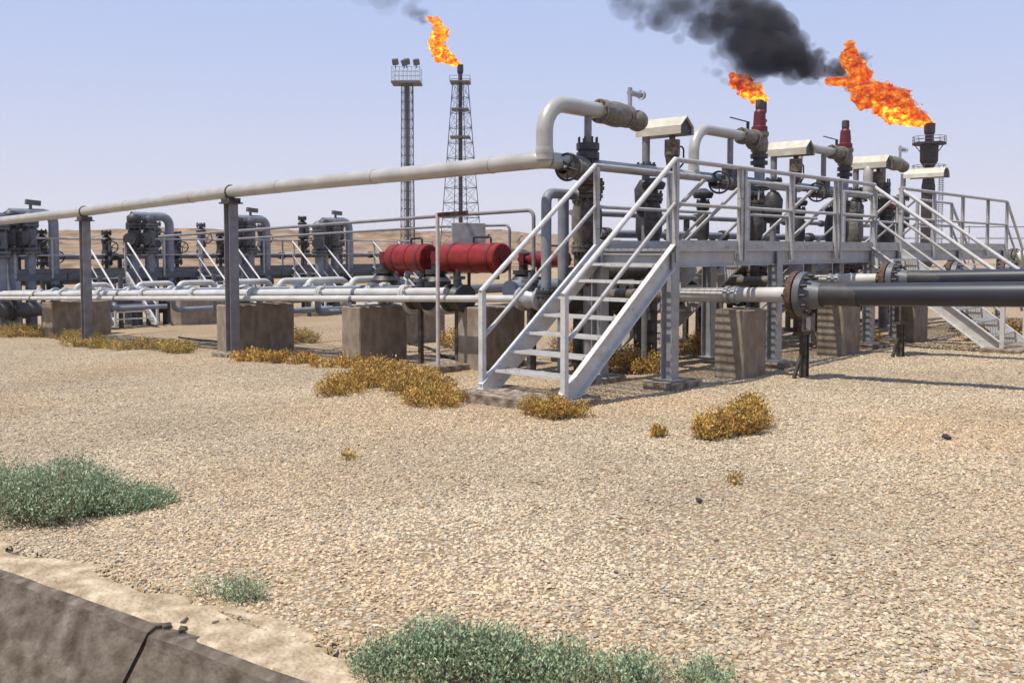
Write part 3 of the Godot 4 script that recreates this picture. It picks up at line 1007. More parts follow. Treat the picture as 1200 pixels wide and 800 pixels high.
# surface nets over a field made of capsules with torn, noisy edges
func flame_mesh(path: Array, cell: float, seed_at: int, ragged: float) -> Geo:
	var f := FastNoiseLite.new()
	f.seed = seed_at; f.frequency = 0.4; f.fractal_octaves = 4
	var lo := Vector3.INF
	var hi := -Vector3.INF
	for p in path:
		lo = lo.min(p[0] - Vector3.ONE * p[1] * 1.7)
		hi = hi.max(p[0] + Vector3.ONE * p[1] * 1.7)
	var nx := int((hi.x - lo.x) / cell) + 2
	var ny := int((hi.y - lo.y) / cell) + 2
	var nz := int((hi.z - lo.z) / cell) + 2
	var val := PackedFloat32Array()
	val.resize(nx * ny * nz)
	for z in nz:
		for y in ny:
			for x in nx:
				var p := lo + Vector3(x, y, z) * cell
				var best := 1e9
				for i in path.size() - 1:
					if path[i][2]: continue
					var a: Vector3 = path[i][0]
					var b: Vector3 = path[i + 1][0]
					var ab := b - a
					var h := clampf((p - a).dot(ab) / ab.length_squared(), 0, 1)
					var r: float = lerpf(path[i][1], path[i + 1][1], h)
					best = minf(best, (p.distance_to(a + ab * h) - r) / maxf(r, cell))
				var q := best
				if best < 1.5:
					q += (f.get_noise_3d(p.x * 1.1, p.y * 1.7, p.z * 1.1)) * ragged * 1.5 + f.get_noise_3d(p.x * 3.1, p.y * 3.9, p.z * 3.1) * ragged * 0.7
				val[(z * ny + y) * nx + x] = q
	var g := Geo.new()
	var id := {}
	for z in nz - 1:
		for y in ny - 1:
			for x in nx - 1:
				var neg := 0
				var sum := Vector3.ZERO
				var cnt := 0
				var c := PackedFloat32Array()
				for k in 8:
					var w := val[((z + (k >> 2)) * ny + y + ((k >> 1) & 1)) * nx + x + (k & 1)]
					c.append(w)
					if w < 0: neg += 1
				if neg == 0 or neg == 8: continue
				for e in [[0, 1], [2, 3], [4, 5], [6, 7], [0, 2], [1, 3], [4, 6], [5, 7], [0, 4], [1, 5], [2, 6], [3, 7]]:
					var a: float = c[e[0]]
					var b: float = c[e[1]]
					if (a < 0) == (b < 0): continue
					var tt := a / (a - b)
					var pa := Vector3(e[0] & 1, (e[0] >> 1) & 1, e[0] >> 2)
					var pb := Vector3(e[1] & 1, (e[1] >> 1) & 1, e[1] >> 2)
					sum += pa.lerp(pb, tt)
					cnt += 1
				var nn := Vector3(c[1] + c[3] + c[5] + c[7] - c[0] - c[2] - c[4] - c[6], c[2] + c[3] + c[6] + c[7] - c[0] - c[1] - c[4] - c[5], c[4] + c[5] + c[6] + c[7] - c[0] - c[1] - c[2] - c[3]).normalized()
				id[(z * ny + y) * nx + x] = g.vert(lo + (Vector3(x, y, z) + sum / cnt) * cell, nn)
	for z in range(1, nz - 1):
		for y in range(1, ny - 1):
			for x in range(1, nx - 1):
				var i0 := (z * ny + y) * nx + x
				var inside := val[i0] < 0
				for ax in 3:
					var st0: int = [1, nx, nx * ny][ax]
					if (val[i0 + st0] < 0) == inside: continue
					var u: int = [nx, nx * ny, 1][ax]
					var w: int = [nx * ny, 1, nx][ax]
					if id.has(i0) and id.has(i0 - u) and id.has(i0 - w) and id.has(i0 - u - w):
						g.face(id[i0], id[i0 - u], id[i0 - u - w]); g.face(id[i0], id[i0 - u - w], id[i0 - w])
	return g

func flame(outer: Array, core: Array, cell: float, seed_at: int, ragged: float, hot: float, label: String) -> void:
	var o := thing("flame", outer[0][0], label, "flame", "gas flames")
	part(o, "tongues", flame_mesh(outer, cell, seed_at, ragged), M.flame if hot == 0.0 else M.hot_flame)
	for p in outer: p[1] *= 0.8
	var veil := []
	for p in outer: veil.append([p[0], p[1] * 1.16, p[2]])
	part(o, "veil", flame_mesh(veil, cell, seed_at + 80, ragged * 1.25), M.veil_flame)
	part(o, "core", flame_mesh(core, cell, seed_at + 40, ragged), M.core_flame)

func smoke(called: String, puffs: Array, label: String) -> void:
	var o := Node3D.new()
	o.name = numbered(called)
	o.position = puffs[0][0]
	add_child(o)
	tag(o, label, "smoke", "", "thing")
	for p in puffs:
		var key := "smoke_%.3f" % p[2]
		if not M.has(key):
			var m := FogMaterial.new()
			m.density = p[2]
			m.albedo = Color(0.44, 0.43, 0.45)
			M[key] = m
		var v := FogVolume.new()
		v.shape = RenderingServer.FOG_VOLUME_SHAPE_ELLIPSOID
		var name_now := "smoke_puff"
		var k := 0
		while o.has_node(NodePath(name_now)):
			k += 1
			name_now = "smoke_puff_%03d" % k
		v.name = name_now
		v.size = p[1]
		v.position = p[0] - o.position
		v.rotation = Vector3(p[3], p[4], p[3] * 2.0)
		v.material = M[key]
		o.add_child(v)

func plume(path: Array, d: float, count: int, seed_at: int, fine := 1.0) -> Array:
	# path: [x, y, radius, density] in 1/1100 of the distance
	var r := RandomNumberGenerator.new()
	r.seed = seed_at
	var out := []
	for k in count:
		var f := float(k) / count * (path.size() - 1)
		var i := mini(int(f), path.size() - 2)
		var h := f - i
		var a: Array = path[i]
		var b: Array = path[i + 1]
		var rad: float = lerpf(a[2], b[2], h)
		var off := Vector2.from_angle(r.randf() * TAU) * sqrt(r.randf()) * rad * (0.9 if fine == 1.0 else 1.15)
		var size := rad * r.randf_range(0.25, 0.75) * fine * d / 1100.0 * 2.0
		var p := far_at(lerpf(a[0], b[0], h) + off.x, lerpf(a[1], b[1], h) + off.y, d) + Vector3(0, 0, r.randf_range(-1, 1) * rad * 0.5 * d / 1100.0)
		var den := snappedf(lerpf(a[3], b[3], h) * r.randf_range(0.6, 1.4), 0.03)
		out.append([p, Vector3(size * r.randf_range(0.8, 1.4), size * r.randf_range(0.6, 1.0), size), maxf(den, 0.03), r.randf_range(-0.5, 0.5), r.randf() * 3.0])
	return out

func lattice(g: Geo, at: Vector3, half0: float, half1: float, high: float, levels: int, r: float) -> void:
	var cs := [Vector3(-1, 0, -1), Vector3(1, 0, -1), Vector3(1, 0, 1), Vector3(-1, 0, 1)]
	var turn := Basis(UP, 0.5)
	for k in 4:
		var c: Vector3 = turn * cs[k]
		var e: Vector3 = turn * cs[(k + 1) % 4]
		g.tube([at + c * half0, at + c * half1 + UP * high], r * 1.5, 5)
		for i in levels:
			var f0 := float(i) / levels
			var f1 := float(i + 1) / levels
			var w0 := lerpf(half0, half1, f0)
			var w1 := lerpf(half0, half1, f1)
			g.tube([at + c * w1 + UP * high * f1, at + e * w1 + UP * high * f1], r, 4)
			g.tube([at + c * w0 + UP * high * f0, at + e * w1 + UP * high * f1], r * 0.7, 4)
			g.tube([at + e * w0 + UP * high * f0, at + c * w1 + UP * high * f1], r * 0.7, 4)

func ring_deck(o: Node3D, at: Vector3, r: float, rail: float) -> void:
	var g := Geo.new()
	g.lathe(at, UP, [Vector2(-0.2, 0.3), Vector2(-0.2, r), Vector2(0.1, r), Vector2(0.1, 0.3)], 20)
	part(o, "platform", g, M.soot)
	g = Geo.new()
	for k in 14:
		var a := TAU * k / 14
		var p := at + Vector3(cos(a), 0, sin(a)) * (r - 0.05)
		g.tube([p, p + UP * rail], 0.035, 4)
	g.torus(at + UP * rail, UP, r - 0.05, 0.04, 20, 4)
	g.torus(at + UP * rail * 0.5, UP, r - 0.05, 0.035, 20, 4)
	part(o, "guard_rail", g, M.steel_far)

# ---------------------------------------------------------------- the scene

func _ready() -> void:
	rng.seed = 4
	soft.seed = 12; soft.frequency = 0.02; soft.fractal_octaves = 3
	# camera
	var cam := Camera3D.new()
	cam.name = "camera"
	cam.projection = Camera3D.PROJECTION_FRUSTUM
	cam.near = 0.1
	cam.far = 6000.0
	cam.size = 0.1 * 800.0 / 1100.0
	cam.frustum_offset = Vector2(0, -0.0467 * 0.1)
	cam.position = Vector3(0, 1.8, 0)
	cam.rotation_degrees = Vector3(-3.0, 0, 0)
	add_child(cam)
	cam.current = true
	# sky, air and exposure
	var sky := ProceduralSkyMaterial.new()
	sky.sky_top_color = Color(0.615, 0.72, 0.92)
	sky.sky_horizon_color = Color(0.895, 0.88, 0.905)
	sky.sky_curve = 0.13
	sky.ground_bottom_color = Color(0.55, 0.49, 0.40)
	sky.ground_horizon_color = Color(0.80, 0.77, 0.76)
	sky.sun_angle_max = 1.0
	var env := Environment.new()
	env.background_mode = Environment.BG_SKY
	env.sky = Sky.new()
	env.sky.sky_material = sky
	env.tonemap_mode = Environment.TONE_MAPPER_LINEAR
	env.tonemap_exposure = 1.07
	env.sdfgi_enabled = true
	env.ssao_enabled = true
	env.ssil_enabled = true
	env.fog_enabled = true
	env.fog_density = 0.0002
	env.fog_light_color = Color(0.90, 0.89, 0.92)
	env.volumetric_fog_enabled = true
	env.volumetric_fog_density = 0.0
	var we := WorldEnvironment.new()
	we.name = "world"
	we.environment = env
	add_child(we)
	# sun: high, from the left and a little behind the camera
	var sun := DirectionalLight3D.new()
	sun.name = "sun"
	sun.light_energy = 1.55
	sun.light_color = Color(1.0, 0.97, 0.915)
	sun.light_angular_distance = 0.5
	sun.shadow_enabled = true
	add_child(sun)
	sun.look_at_from_position(Vector3(-0.374, 1.0, 0.214) * 50.0, Vector3.ZERO)

	make_materials()
	build_setting()
	build_walkways()
	build_arms()
	build_lines()
	build_left_side()
	build_far()
	build_plants()
	stones()

func spread(lo: float, hi: float, fine_lo: float, fine_hi: float, step: float, grow: float) -> PackedFloat32Array:
	var mid := []
	var x := fine_lo
	while x < fine_hi:
		mid.append(x)
		x += step
	var right := []
	var w := step
	x = fine_hi
	while x < hi:
		right.append(x)
		w *= grow
		x += w
	right.append(hi)
	var left := []
	w = step * grow
	x = fine_lo - w
	while x > lo:
		left.push_front(x)
		w *= grow
		x -= w
	left.push_front(lo)
	return PackedFloat32Array(left + mid + right)

func build_setting() -> void:
	# the ground: one sheet out to the horizon
	var ss := spread(-60.0, 2600.0, -9.6, 16.0, 0.16, 1.09)
	var ts := spread(-2200.0, 2600.0, -9.0, 26.0, 0.18, 1.09)
	var g := Geo.new()
	var nt := ts.size()
	for s in ss:
		for t in ts:
			g.vert(W(s, t, level(s, t)), UP)
			var q := 1.0 + soft.get_noise_2d(s * 14.0, t * 14.0 + 200.0) * 0.16 + soft.get_noise_2d(s * 2.0 + 90.0, t * 2.0) * 0.14
			var dirt := smoothstep(-0.6, 0.6, s) * smoothstep(0.0, 1.0, t) * (1.0 - smoothstep(60.0, 120.0, t))
			var sandy := maxf(dirt * 0.6, smoothstep(30.0, 80.0, Vector2(s, t).length()) * 0.8)
			g.c.append(Color(q * lerpf(1.0, 0.95, sandy), q * lerpf(1.0, 0.86, sandy), q * lerpf(1.0, 0.76, sandy)))
	for i in ss.size() - 1:
		for j in nt - 1:
			var a := i * nt + j
			g.face(a, a + 1, a + nt + 1); g.face(a, a + nt + 1, a + nt)
	for i in range(1, ss.size() - 1):
		for j in range(1, nt - 1):
			var a := i * nt + j
			var nn := (g.v[a + nt] - g.v[a - nt]).cross(g.v[a + 1] - g.v[a - 1]).normalized()
			g.n[a] = nn if nn.y > 0 else -nn
	struct("ground", g, M.ground)
	# kerb along the near edge of the pad, in cast lengths with a broken joint
	for k in [[-2.66, 8.0, 0.0], [-9.0, -2.666, -0.014]]:
		g = Geo.new()
		var t0: float = k[0]
		var t1: float = k[1]
		var pieces := int(maxf(1.0, (t1 - t0) / 0.25))
		# swept profile, worn along the top edge
		var rows := []
		for i in pieces + 1:
			var t := lerpf(t0, t1, float(i) / pieces)
			var y: float = -FALL * t + k[2]
			var wob := soft.get_noise_2d(t * 130.0, 40.0) * 0.018
			var e := kerb_s(t)
			rows.append([W(e - 0.62, t, y - 0.96), W(e - 0.04, t, y - 0.06 + wob), W(e - 0.02, t, y - 0.012 + wob), W(e + 0.02 + wob, t, y + 0.004), W(e + 0.3, t, y - 0.035), W(e + 0.3, t, y - 0.4)])
		for i in pieces:
			for j in 5:
				var p: Vector3 = rows[i][j]
				var q: Vector3 = rows[i][j + 1]
				var nn := (q - p).cross(T_AXIS).normalized()
				if nn.dot(UP - S_AXIS * 0.3) < 0 and j < 4: nn = -nn
				if j == 4: nn = S_AXIS
				g.poly([p, q, rows[i + 1][j + 1], rows[i + 1][j]], nn)
		g.poly(rows[0], -T_AXIS); g.poly(rows[pieces], T_AXIS)
		struct("kerb", g, M.kerb)
	# blown sand lying over the kerb's top and the first of the gravel
	g = Geo.new()
	var cols := 10
	var nrows := 150
	for i in nrows:
		var t := -7.0 + i * 0.075
		var front := kerb_s(t) + 0.015 + soft.get_noise_2d(t * 40.0, 9.0) * 0.03
		var back := kerb_s(t) + 0.33 + soft.get_noise_2d(t * 60.0, 3.0) * 0.22
		for j in cols:
			var f := float(j) / (cols - 1)
			var s := lerpf(front, back, f)
			var hump := sin(f * PI) * 0.012 + 0.009 * soft.get_noise_2d(s * 160.0, t * 160.0) * sin(f * PI)
			var down := -0.014 * (1.0 - smoothstep(-2.72, -2.62, t))
			var y := -FALL * t + 0.004 + down if s < kerb_s(t) + 0.26 else lerpf(-FALL * t + 0.004 + down, level(s, t) + 0.006, smoothstep(kerb_s(t) + 0.26, kerb_s(t) + 0.4, s))
			if t > -2.88 and t < -2.62: y -= 0.02 * (1.0 - smoothstep(kerb_s(t) + 0.04, kerb_s(t) + 0.3, s))
			g.vert(W(s, t, y + hump - (0.02 if j == 0 or j == cols - 1 else 0.0)), UP)
	for i in nrows - 1:
		for j in cols - 1:
			var a := i * cols + j
			g.face(a, a + 1, a + cols + 1); g.face(a, a + cols + 1, a + cols)
	struct("sand_strip", g, M.sand)
	# rubble in the broken joint
	for k in 9:
		g = Geo.new()
		var s := kerb_s(-2.75) + rng.randf_range(0.03, 0.28)
		var t := rng.randf_range(-2.85, -2.64)
		var e := rng.randf_range(0.012, 0.03)
		g.block(W(s, t, -FALL * t + rng.randf_range(-0.03, -0.005)), Vector3(e * 1.4, e, e), Basis.from_euler(Vector3(rng.randf() * 3, rng.randf() * 3, 0)), e * 0.15, k, e * 0.06)
		single("concrete_chunk", g, M.kerb, W(s, t, -FALL * t), "small broken lump of concrete lying in the gap of the kerb", "concrete chunk", "broken lumps in the kerb gap")
	# hills on the left horizon
	for row in [[170.0, -260.0, 40.0, 30.0, 41.0], [420.0, -460.0, 140.0, 28.0, 7.0]]:
		g = Geo.new()
		var d: float = row[0]
		var n := 150
		var up := 12
		for i in n:
			var f := float(i) / (n - 1)
			var x := lerpf(row[1], row[2], f)
			var ends := smoothstep(0.0, 0.08, f) * (1.0 - smoothstep(0.72, 1.0, f))
			var crest: float = row[3] / 1100.0 * d * ends * (1.0 + soft.get_noise_2d(x * 1.3, row[4]) * 0.16)
			for j in up:
				var q := float(j) / (up - 1)
				var bench := q + 0.07 * sin(q * 19.0)
				var back := (1.0 - pow(1.0 - q, 1.4)) * d * 0.24
				var y := -2.5 + (crest + 4.0) * clampf(bench, 0, 1) if j < up - 1 else -2.5 + (crest + 4.0) * 0.98
				var nz := soft.get_noise_3d(x * 4.0, q * 60.0, row[4]) * d * 0.02
				g.vert(Vector3(x + nz, y - (4.0 if j == 0 else 0.0), -d - back + nz), UP)
		for i in n - 1:
			for j in up - 1:
				var a := i * up + j
				g.face(a, a + 1, a + up + 1); g.face(a, a + up + 1, a + up)
		for i in range(0, n):
			for j in range(0, up):
				var a := i * up + j
				var b: Vector3 = g.v[mini(i + 1, n - 1) * up + j] - g.v[maxi(i - 1, 0) * up + j]
				var e: Vector3 = g.v[i * up + mini(j + 1, up - 1)] - g.v[i * up + maxi(j - 1, 0)]
				var nn := b.cross(e).normalized()
				g.n[a] = nn if nn.y > 0 else -nn
		struct("hill", g, M.hill)

func build_walkways() -> void:
	var hd := 1.8
	make_platform(0.0, 14.6, 0.0, hd, [0.02, 2.88, 6.48, 7.75, 11.2, 14.5], "long grey steel walkway with handrails beside the goosenecks, on steel columns",
		[[0.0, 6.48, [0.0, 0.255, 0.272, 0.5, 0.745, 0.77, 1.0]], [7.73, 14.6, [0.0, 0.26, 0.52, 0.78, 1.0]]],
		[[0.0, 3.0, [0.0, 0.6]], [4.2, 6.9, [0.0, 0.55]], [8.1, 11.0, [0.0, 0.5, 1.0]], [12.2, 14.6, [0.0, 0.5, 1.0]]])
	make_stair("stair", W(0.0, 0.0, hd), -S_AXIS, T_AXIS, 1.17, 2.24, 1.69, "light grey steel stair of open treads rising to the near end of the long walkway")
	make_stair("stair", W(7.73, 0.0, hd), -T_AXIS, -S_AXIS, 1.25, 2.24, 1.66, "steel stair at the right, coming down from the long walkway behind the black pipes")
	make_stair("stair", W(14.6, 0.0, hd), S_AXIS, T_AXIS, 1.17, 2.0, 1.6, "steel stair going down from the far right end of the long walkway")
	make_stair("stair", W(3.0, 1.25, hd), T_AXIS, S_AXIS, 1.15, 2.0, 1.75, "steel stair going down behind the near half of the long walkway")
	make_stair("stair", W(6.9, 1.25, hd), T_AXIS, S_AXIS, 1.15, 2.0, 1.75, "steel stair going down behind the middle of the long walkway")
	make_stair("stair", W(11.0, 1.25, hd), T_AXIS, S_AXIS, 1.15, 2.0, 1.75, "steel stair going down behind the far half of the long walkway")
	pad(-2.1, 0.58, 0.75, 1.6, 0.11, "broad low concrete pad under the foot of the near stair")
	pad(0.02, -0.02, 0.62, 0.5, 0.10, "concrete pad under the walkway's near front column")
	pad(0.02, 1.15, 0.55, 0.5, 0.10, "concrete pad under the near stair's rear column")
	pad(2.88, -0.02, 0.5, 0.5, 0.09, "concrete pad under the walkway column beside the nearest block")
	pad(6.48, -0.02, 0.5, 0.5, 0.09, "concrete pad under the walkway column left of the right stair")
	pad(7.1, -2.2, 1.6, 0.6, 0.09, "low concrete pad under the foot of the right stair")
	# the far walkway behind the white pipes, with its crossing stairs
	var far := make_platform(1.0, 19.0, 25.3, 1.0, [1.1, 4.7, 8.8, 12.9, 17.0], "far grey walkway with thin rails behind the bank of white pipes", [[1.0, 3.3, [0.0, 0.5, 1.0]], [4.6, 7.4, [0.0, 0.5, 1.0]], [8.7, 11.5, [0.0, 0.5, 1.0]], [12.8, 15.6, [0.0, 0.5, 1.0]], [16.9, 19.0, [0.0, 1.0]]], [[1.0, 19.0, [0.0, 0.2, 0.4, 0.6, 0.8, 1.0]]])
	var where := ["leftmost white-railed stair, its foot between the two left concrete blocks", "white-railed stair just left of the nearer overhead pipe post", "white-railed stair between the nearer pipe post and the red cylinders", "white-railed stair of the far walkway, half hidden behind the red cylinders"]
	var first := make_stair("stair", W(4.6, 25.3, 1.0), -T_AXIS, -S_AXIS, 1.3, 2.24, 1.72, where[0])
	for k in 3: dup(first, S_AXIS * 4.1 * (k + 1), where[k + 1])

func build_arms() -> void:
	make_arm(-0.28, 1.3, 1.05, 0.118, false, "nearest gooseneck pipe ending in a valve and ball, above the near stair")
	make_arm(3.6, 1.62, 2.12, 0.09, true, "flow arm with the taller red-capped relief valve, second along the walkway")
	make_arm(7.45, 1.62, 2.12, 0.09, true, "flow arm with the smaller red-capped relief valve, third along the walkway")
	make_arm(11.0, 1.2, 1.05, 0.105, false, "farthest gooseneck with a valve and ball, behind the right stair")
	for k in [[2.72, 1.9, false, "cream peaked sunshade nearest the camera, right of the ball valve"], [7.15, 1.9, false, "cream peaked sunshade between the two red-capped valves"], [11.15, 1.9, false, "cream peaked sunshade right of the smaller red-capped valve"], [14.9, 2.2, true, "round-topped cream sunshade before the tall far right flare stack"]]:
		make_sunshade(k[0], k[1], k[2], k[3])
	make_transmitter(2.75, 1.78, "tan and brown instrument with a cable loop under the nearest sunshade")
	make_transmitter(7.15, 1.78, "tan instrument under the sunshade between the red-capped valves")
	make_transmitter(11.3, 1.78, "tan instrument under the sunshade right of the smaller red-capped valve")
	# inlet headers between the arms
	var g := Geo.new()
	for k in [[0.9, 3.6, 0.085, 3.03], [5.9, 7.45, 0.08, 3.0], [9.8, 11.0, 0.08, 3.0]]:
		g = Geo.new()
		g.tube([W(k[0], 1.9, k[3]), W(k[1] + 0.1, 1.9, k[3])], k[2], 16)
		single("link_pipe", g, M.silver, W(k[0], 1.9, k[3]), ["level grey pipe joining the nearest gooseneck to the next arm", "level grey pipe between the two red-capped valve arms", "level grey pipe running right from the smaller red-capped valve"][int(k[0] / 4.5)], "pipe", "level link pipes behind the walkway")
	# pipe loop left of the nearest column
	var o := thing("loop_pipe", on(0.1, 2.19), "blue grey pipe rising behind the near stair and bending right to a column", "pipe")
	g = Geo.new()
	g.tube(fillet([W(0.1, 2.19, 0.9), W(0.1, 2.19, 2.6), W(0.78, 2.19, 2.6), W(0.78, 1.95, 2.6)], 0.14), 0.075, 16)
	part(o, "bent_pipe", g, M.blue_pipe)
	g = Geo.new()
	g.flange(W(0.1, 2.19, 1.15), UP, 0.15, 0.1, 8)
	part(o, "flange", g, M.dark_valve)
	g = Geo.new()
	g.tube([W(0.62, 2.3, level(0.6, 2.3)), W(0.62, 2.3, 2.62)], 0.085, 14)
	single("post_pipe", g, M.blue_pipe, on(0.62, 2.3), "short blue grey standpipe between the bent pipe and the near column", "pipe")
	# clutter behind and under the walkway: headers along it, each with valves
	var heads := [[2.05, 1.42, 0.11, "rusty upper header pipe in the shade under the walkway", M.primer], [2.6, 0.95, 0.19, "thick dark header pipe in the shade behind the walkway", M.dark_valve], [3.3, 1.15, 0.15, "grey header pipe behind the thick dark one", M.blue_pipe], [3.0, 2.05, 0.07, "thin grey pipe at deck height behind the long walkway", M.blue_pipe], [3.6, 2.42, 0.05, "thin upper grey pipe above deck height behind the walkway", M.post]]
	for k in heads:
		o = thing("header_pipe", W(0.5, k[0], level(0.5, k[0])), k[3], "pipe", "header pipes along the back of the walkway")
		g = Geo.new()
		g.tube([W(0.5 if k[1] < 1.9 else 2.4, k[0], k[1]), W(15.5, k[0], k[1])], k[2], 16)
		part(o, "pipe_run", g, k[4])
		g = Geo.new()
		for q in 7: g.flange(W(2.6 + q * 1.95, k[0], k[1]), S_AXIS, k[2] * 1.6, 0.13, 8)
		part(o, "flanges", g, M.primer)
		for q in 4:
			g = Geo.new()
			var ps := 2.2 + q * 3.9
			var gl := level(ps, k[0])
			g.bar(W(ps, k[0], gl), W(ps, k[0], k[1] - k[2]), 0.09, 0.09)
			g.box(W(ps, k[0], gl + 0.04), Vector3(0.3, 0.08, 0.3), Basis(S_AXIS, UP, -T_AXIS))
			part(o, "leg", g, M.primer)
	# control valves with tops showing over the deck
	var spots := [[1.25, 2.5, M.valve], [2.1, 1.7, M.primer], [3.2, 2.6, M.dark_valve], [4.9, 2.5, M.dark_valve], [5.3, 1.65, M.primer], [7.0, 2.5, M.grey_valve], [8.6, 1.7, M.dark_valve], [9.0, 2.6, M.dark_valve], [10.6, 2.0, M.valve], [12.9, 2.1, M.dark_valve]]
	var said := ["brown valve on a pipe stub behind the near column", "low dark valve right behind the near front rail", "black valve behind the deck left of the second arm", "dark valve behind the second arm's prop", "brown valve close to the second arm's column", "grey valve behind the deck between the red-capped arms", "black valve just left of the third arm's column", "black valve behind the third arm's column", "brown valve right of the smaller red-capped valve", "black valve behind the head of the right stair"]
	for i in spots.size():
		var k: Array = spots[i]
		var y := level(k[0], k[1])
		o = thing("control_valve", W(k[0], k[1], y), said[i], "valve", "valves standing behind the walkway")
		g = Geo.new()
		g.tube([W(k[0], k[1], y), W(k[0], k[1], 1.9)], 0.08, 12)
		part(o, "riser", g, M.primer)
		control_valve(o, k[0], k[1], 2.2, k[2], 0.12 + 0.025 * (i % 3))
		if i % 2 == 0:
			handwheel(o, W(k[0] - 0.05, k[1] - 0.1, 2.88), UP + S_AXIS * 0.15, 0.16, 0.25)
		else:
			g = Geo.new()
			g.lathe(W(k[0], k[1], 2.66), UP, [Vector2(0, 0.05), Vector2(0.06, 0.05), Vector2(0.06, 0.16), Vector2(0.12, 0.19), Vector2(0.16, 0.19), Vector2(0.24, 0.06), Vector2(0.24, 0.001)], 14)
			part(o, "diaphragm", g, M.dark_red if i == 9 else M.dark_valve)
	# drums beyond the right stair
	o = thing("pipe_stub", on(15.9, -0.4), "fat tan pipe end with a dark rim at the right edge", "pipe")
	g = Geo.new()
	g.tube([W(15.9, 0.1, 1.55), W(15.9, -6.0, 1.72)], 0.2, 20)
	part(o, "pipe_run", g, M.tan)
	g = Geo.new()
	g.flange(W(15.9, 0.1, 1.55), T_AXIS, 0.25, 0.16, 10)
	part(o, "flange", g, M.primer)
	g = Geo.new()
	g.bar(W(15.9, -1.2, level(15.9, -1.2)), W(15.9, -1.2, 1.4), 0.12, 0.12)
	part(o, "leg", g, M.primer)

func build_lines() -> void:
	flow_line(1.75, 0.148, 1.14, -0.95, -9.0, "thick black wrapped pipe nearest the camera at right, with a big rusty flange")
	flow_line(5.2, 0.13, 1.27, -0.85, -10.0, "second black wrapped pipe, just behind the nearest one, with a small rusty flange")
	flow_line(8.5, 0.13, 1.25, -0.8, -10.0, "third black pipe seen between the right stair's rails")
	flow_line(12.0, 0.13, 1.25, -0.8, -10.0, "farthest black pipe behind the right stair")
	big_block(1.73, -0.05, 0.66, 0.46, 0.96, "brown concrete block under the nearest white pipe, right of the near column")
	big_block(5.1, -0.03, 0.7, 0.46, 1.04, "brown concrete block behind the rusty flange, second along the walkway")
	big_block(8.4, 0.0, 0.7, 0.5, 1.02, "brown concrete block left of the right stair, third along the walkway")
	big_block(11.9, 0.0, 0.7, 0.5, 1.02, "farthest brown concrete block under the walkway, behind the right stair")
	for k in [[2.05, -0.86, 0.62, "rusty steel prop with a slanting foot under the big flange"], [5.31, -0.98, 0.55, "short steel prop under the second black pipe"]]:
		var o := thing("pipe_prop", on(k[0], k[1]), k[3], "pipe support", "steel props under the black pipes")
		var y := level(k[0], k[1])
		var g := Geo.new()
		g.hbeam(W(k[0], k[1], y), W(k[0], k[1], y + k[2]), 0.1, 0.1, S_AXIS)
		part(o, "post", g, M.primer)
		g = Geo.new()
		g.bar(W(k[0] - 0.04, k[1], y + 0.38), W(k[0] - 0.2, k[1] + 0.05, y), 0.04, 0.04)
		part(o, "brace", g, M.primer)
		g = Geo.new()
		g.bar(W(k[0] - 0.18, k[1], y + k[2]), W(k[0] + 0.18, k[1], y + k[2]), 0.12, 0.04)
		g.bar(W(k[0] - 0.1, k[1] + 0.03, y + k[2]), W(k[0] - 0.1, k[1] + 0.03, y + k[2] + 0.3), 0.07, 0.02)
		part(o, "saddle", g, M.rust)

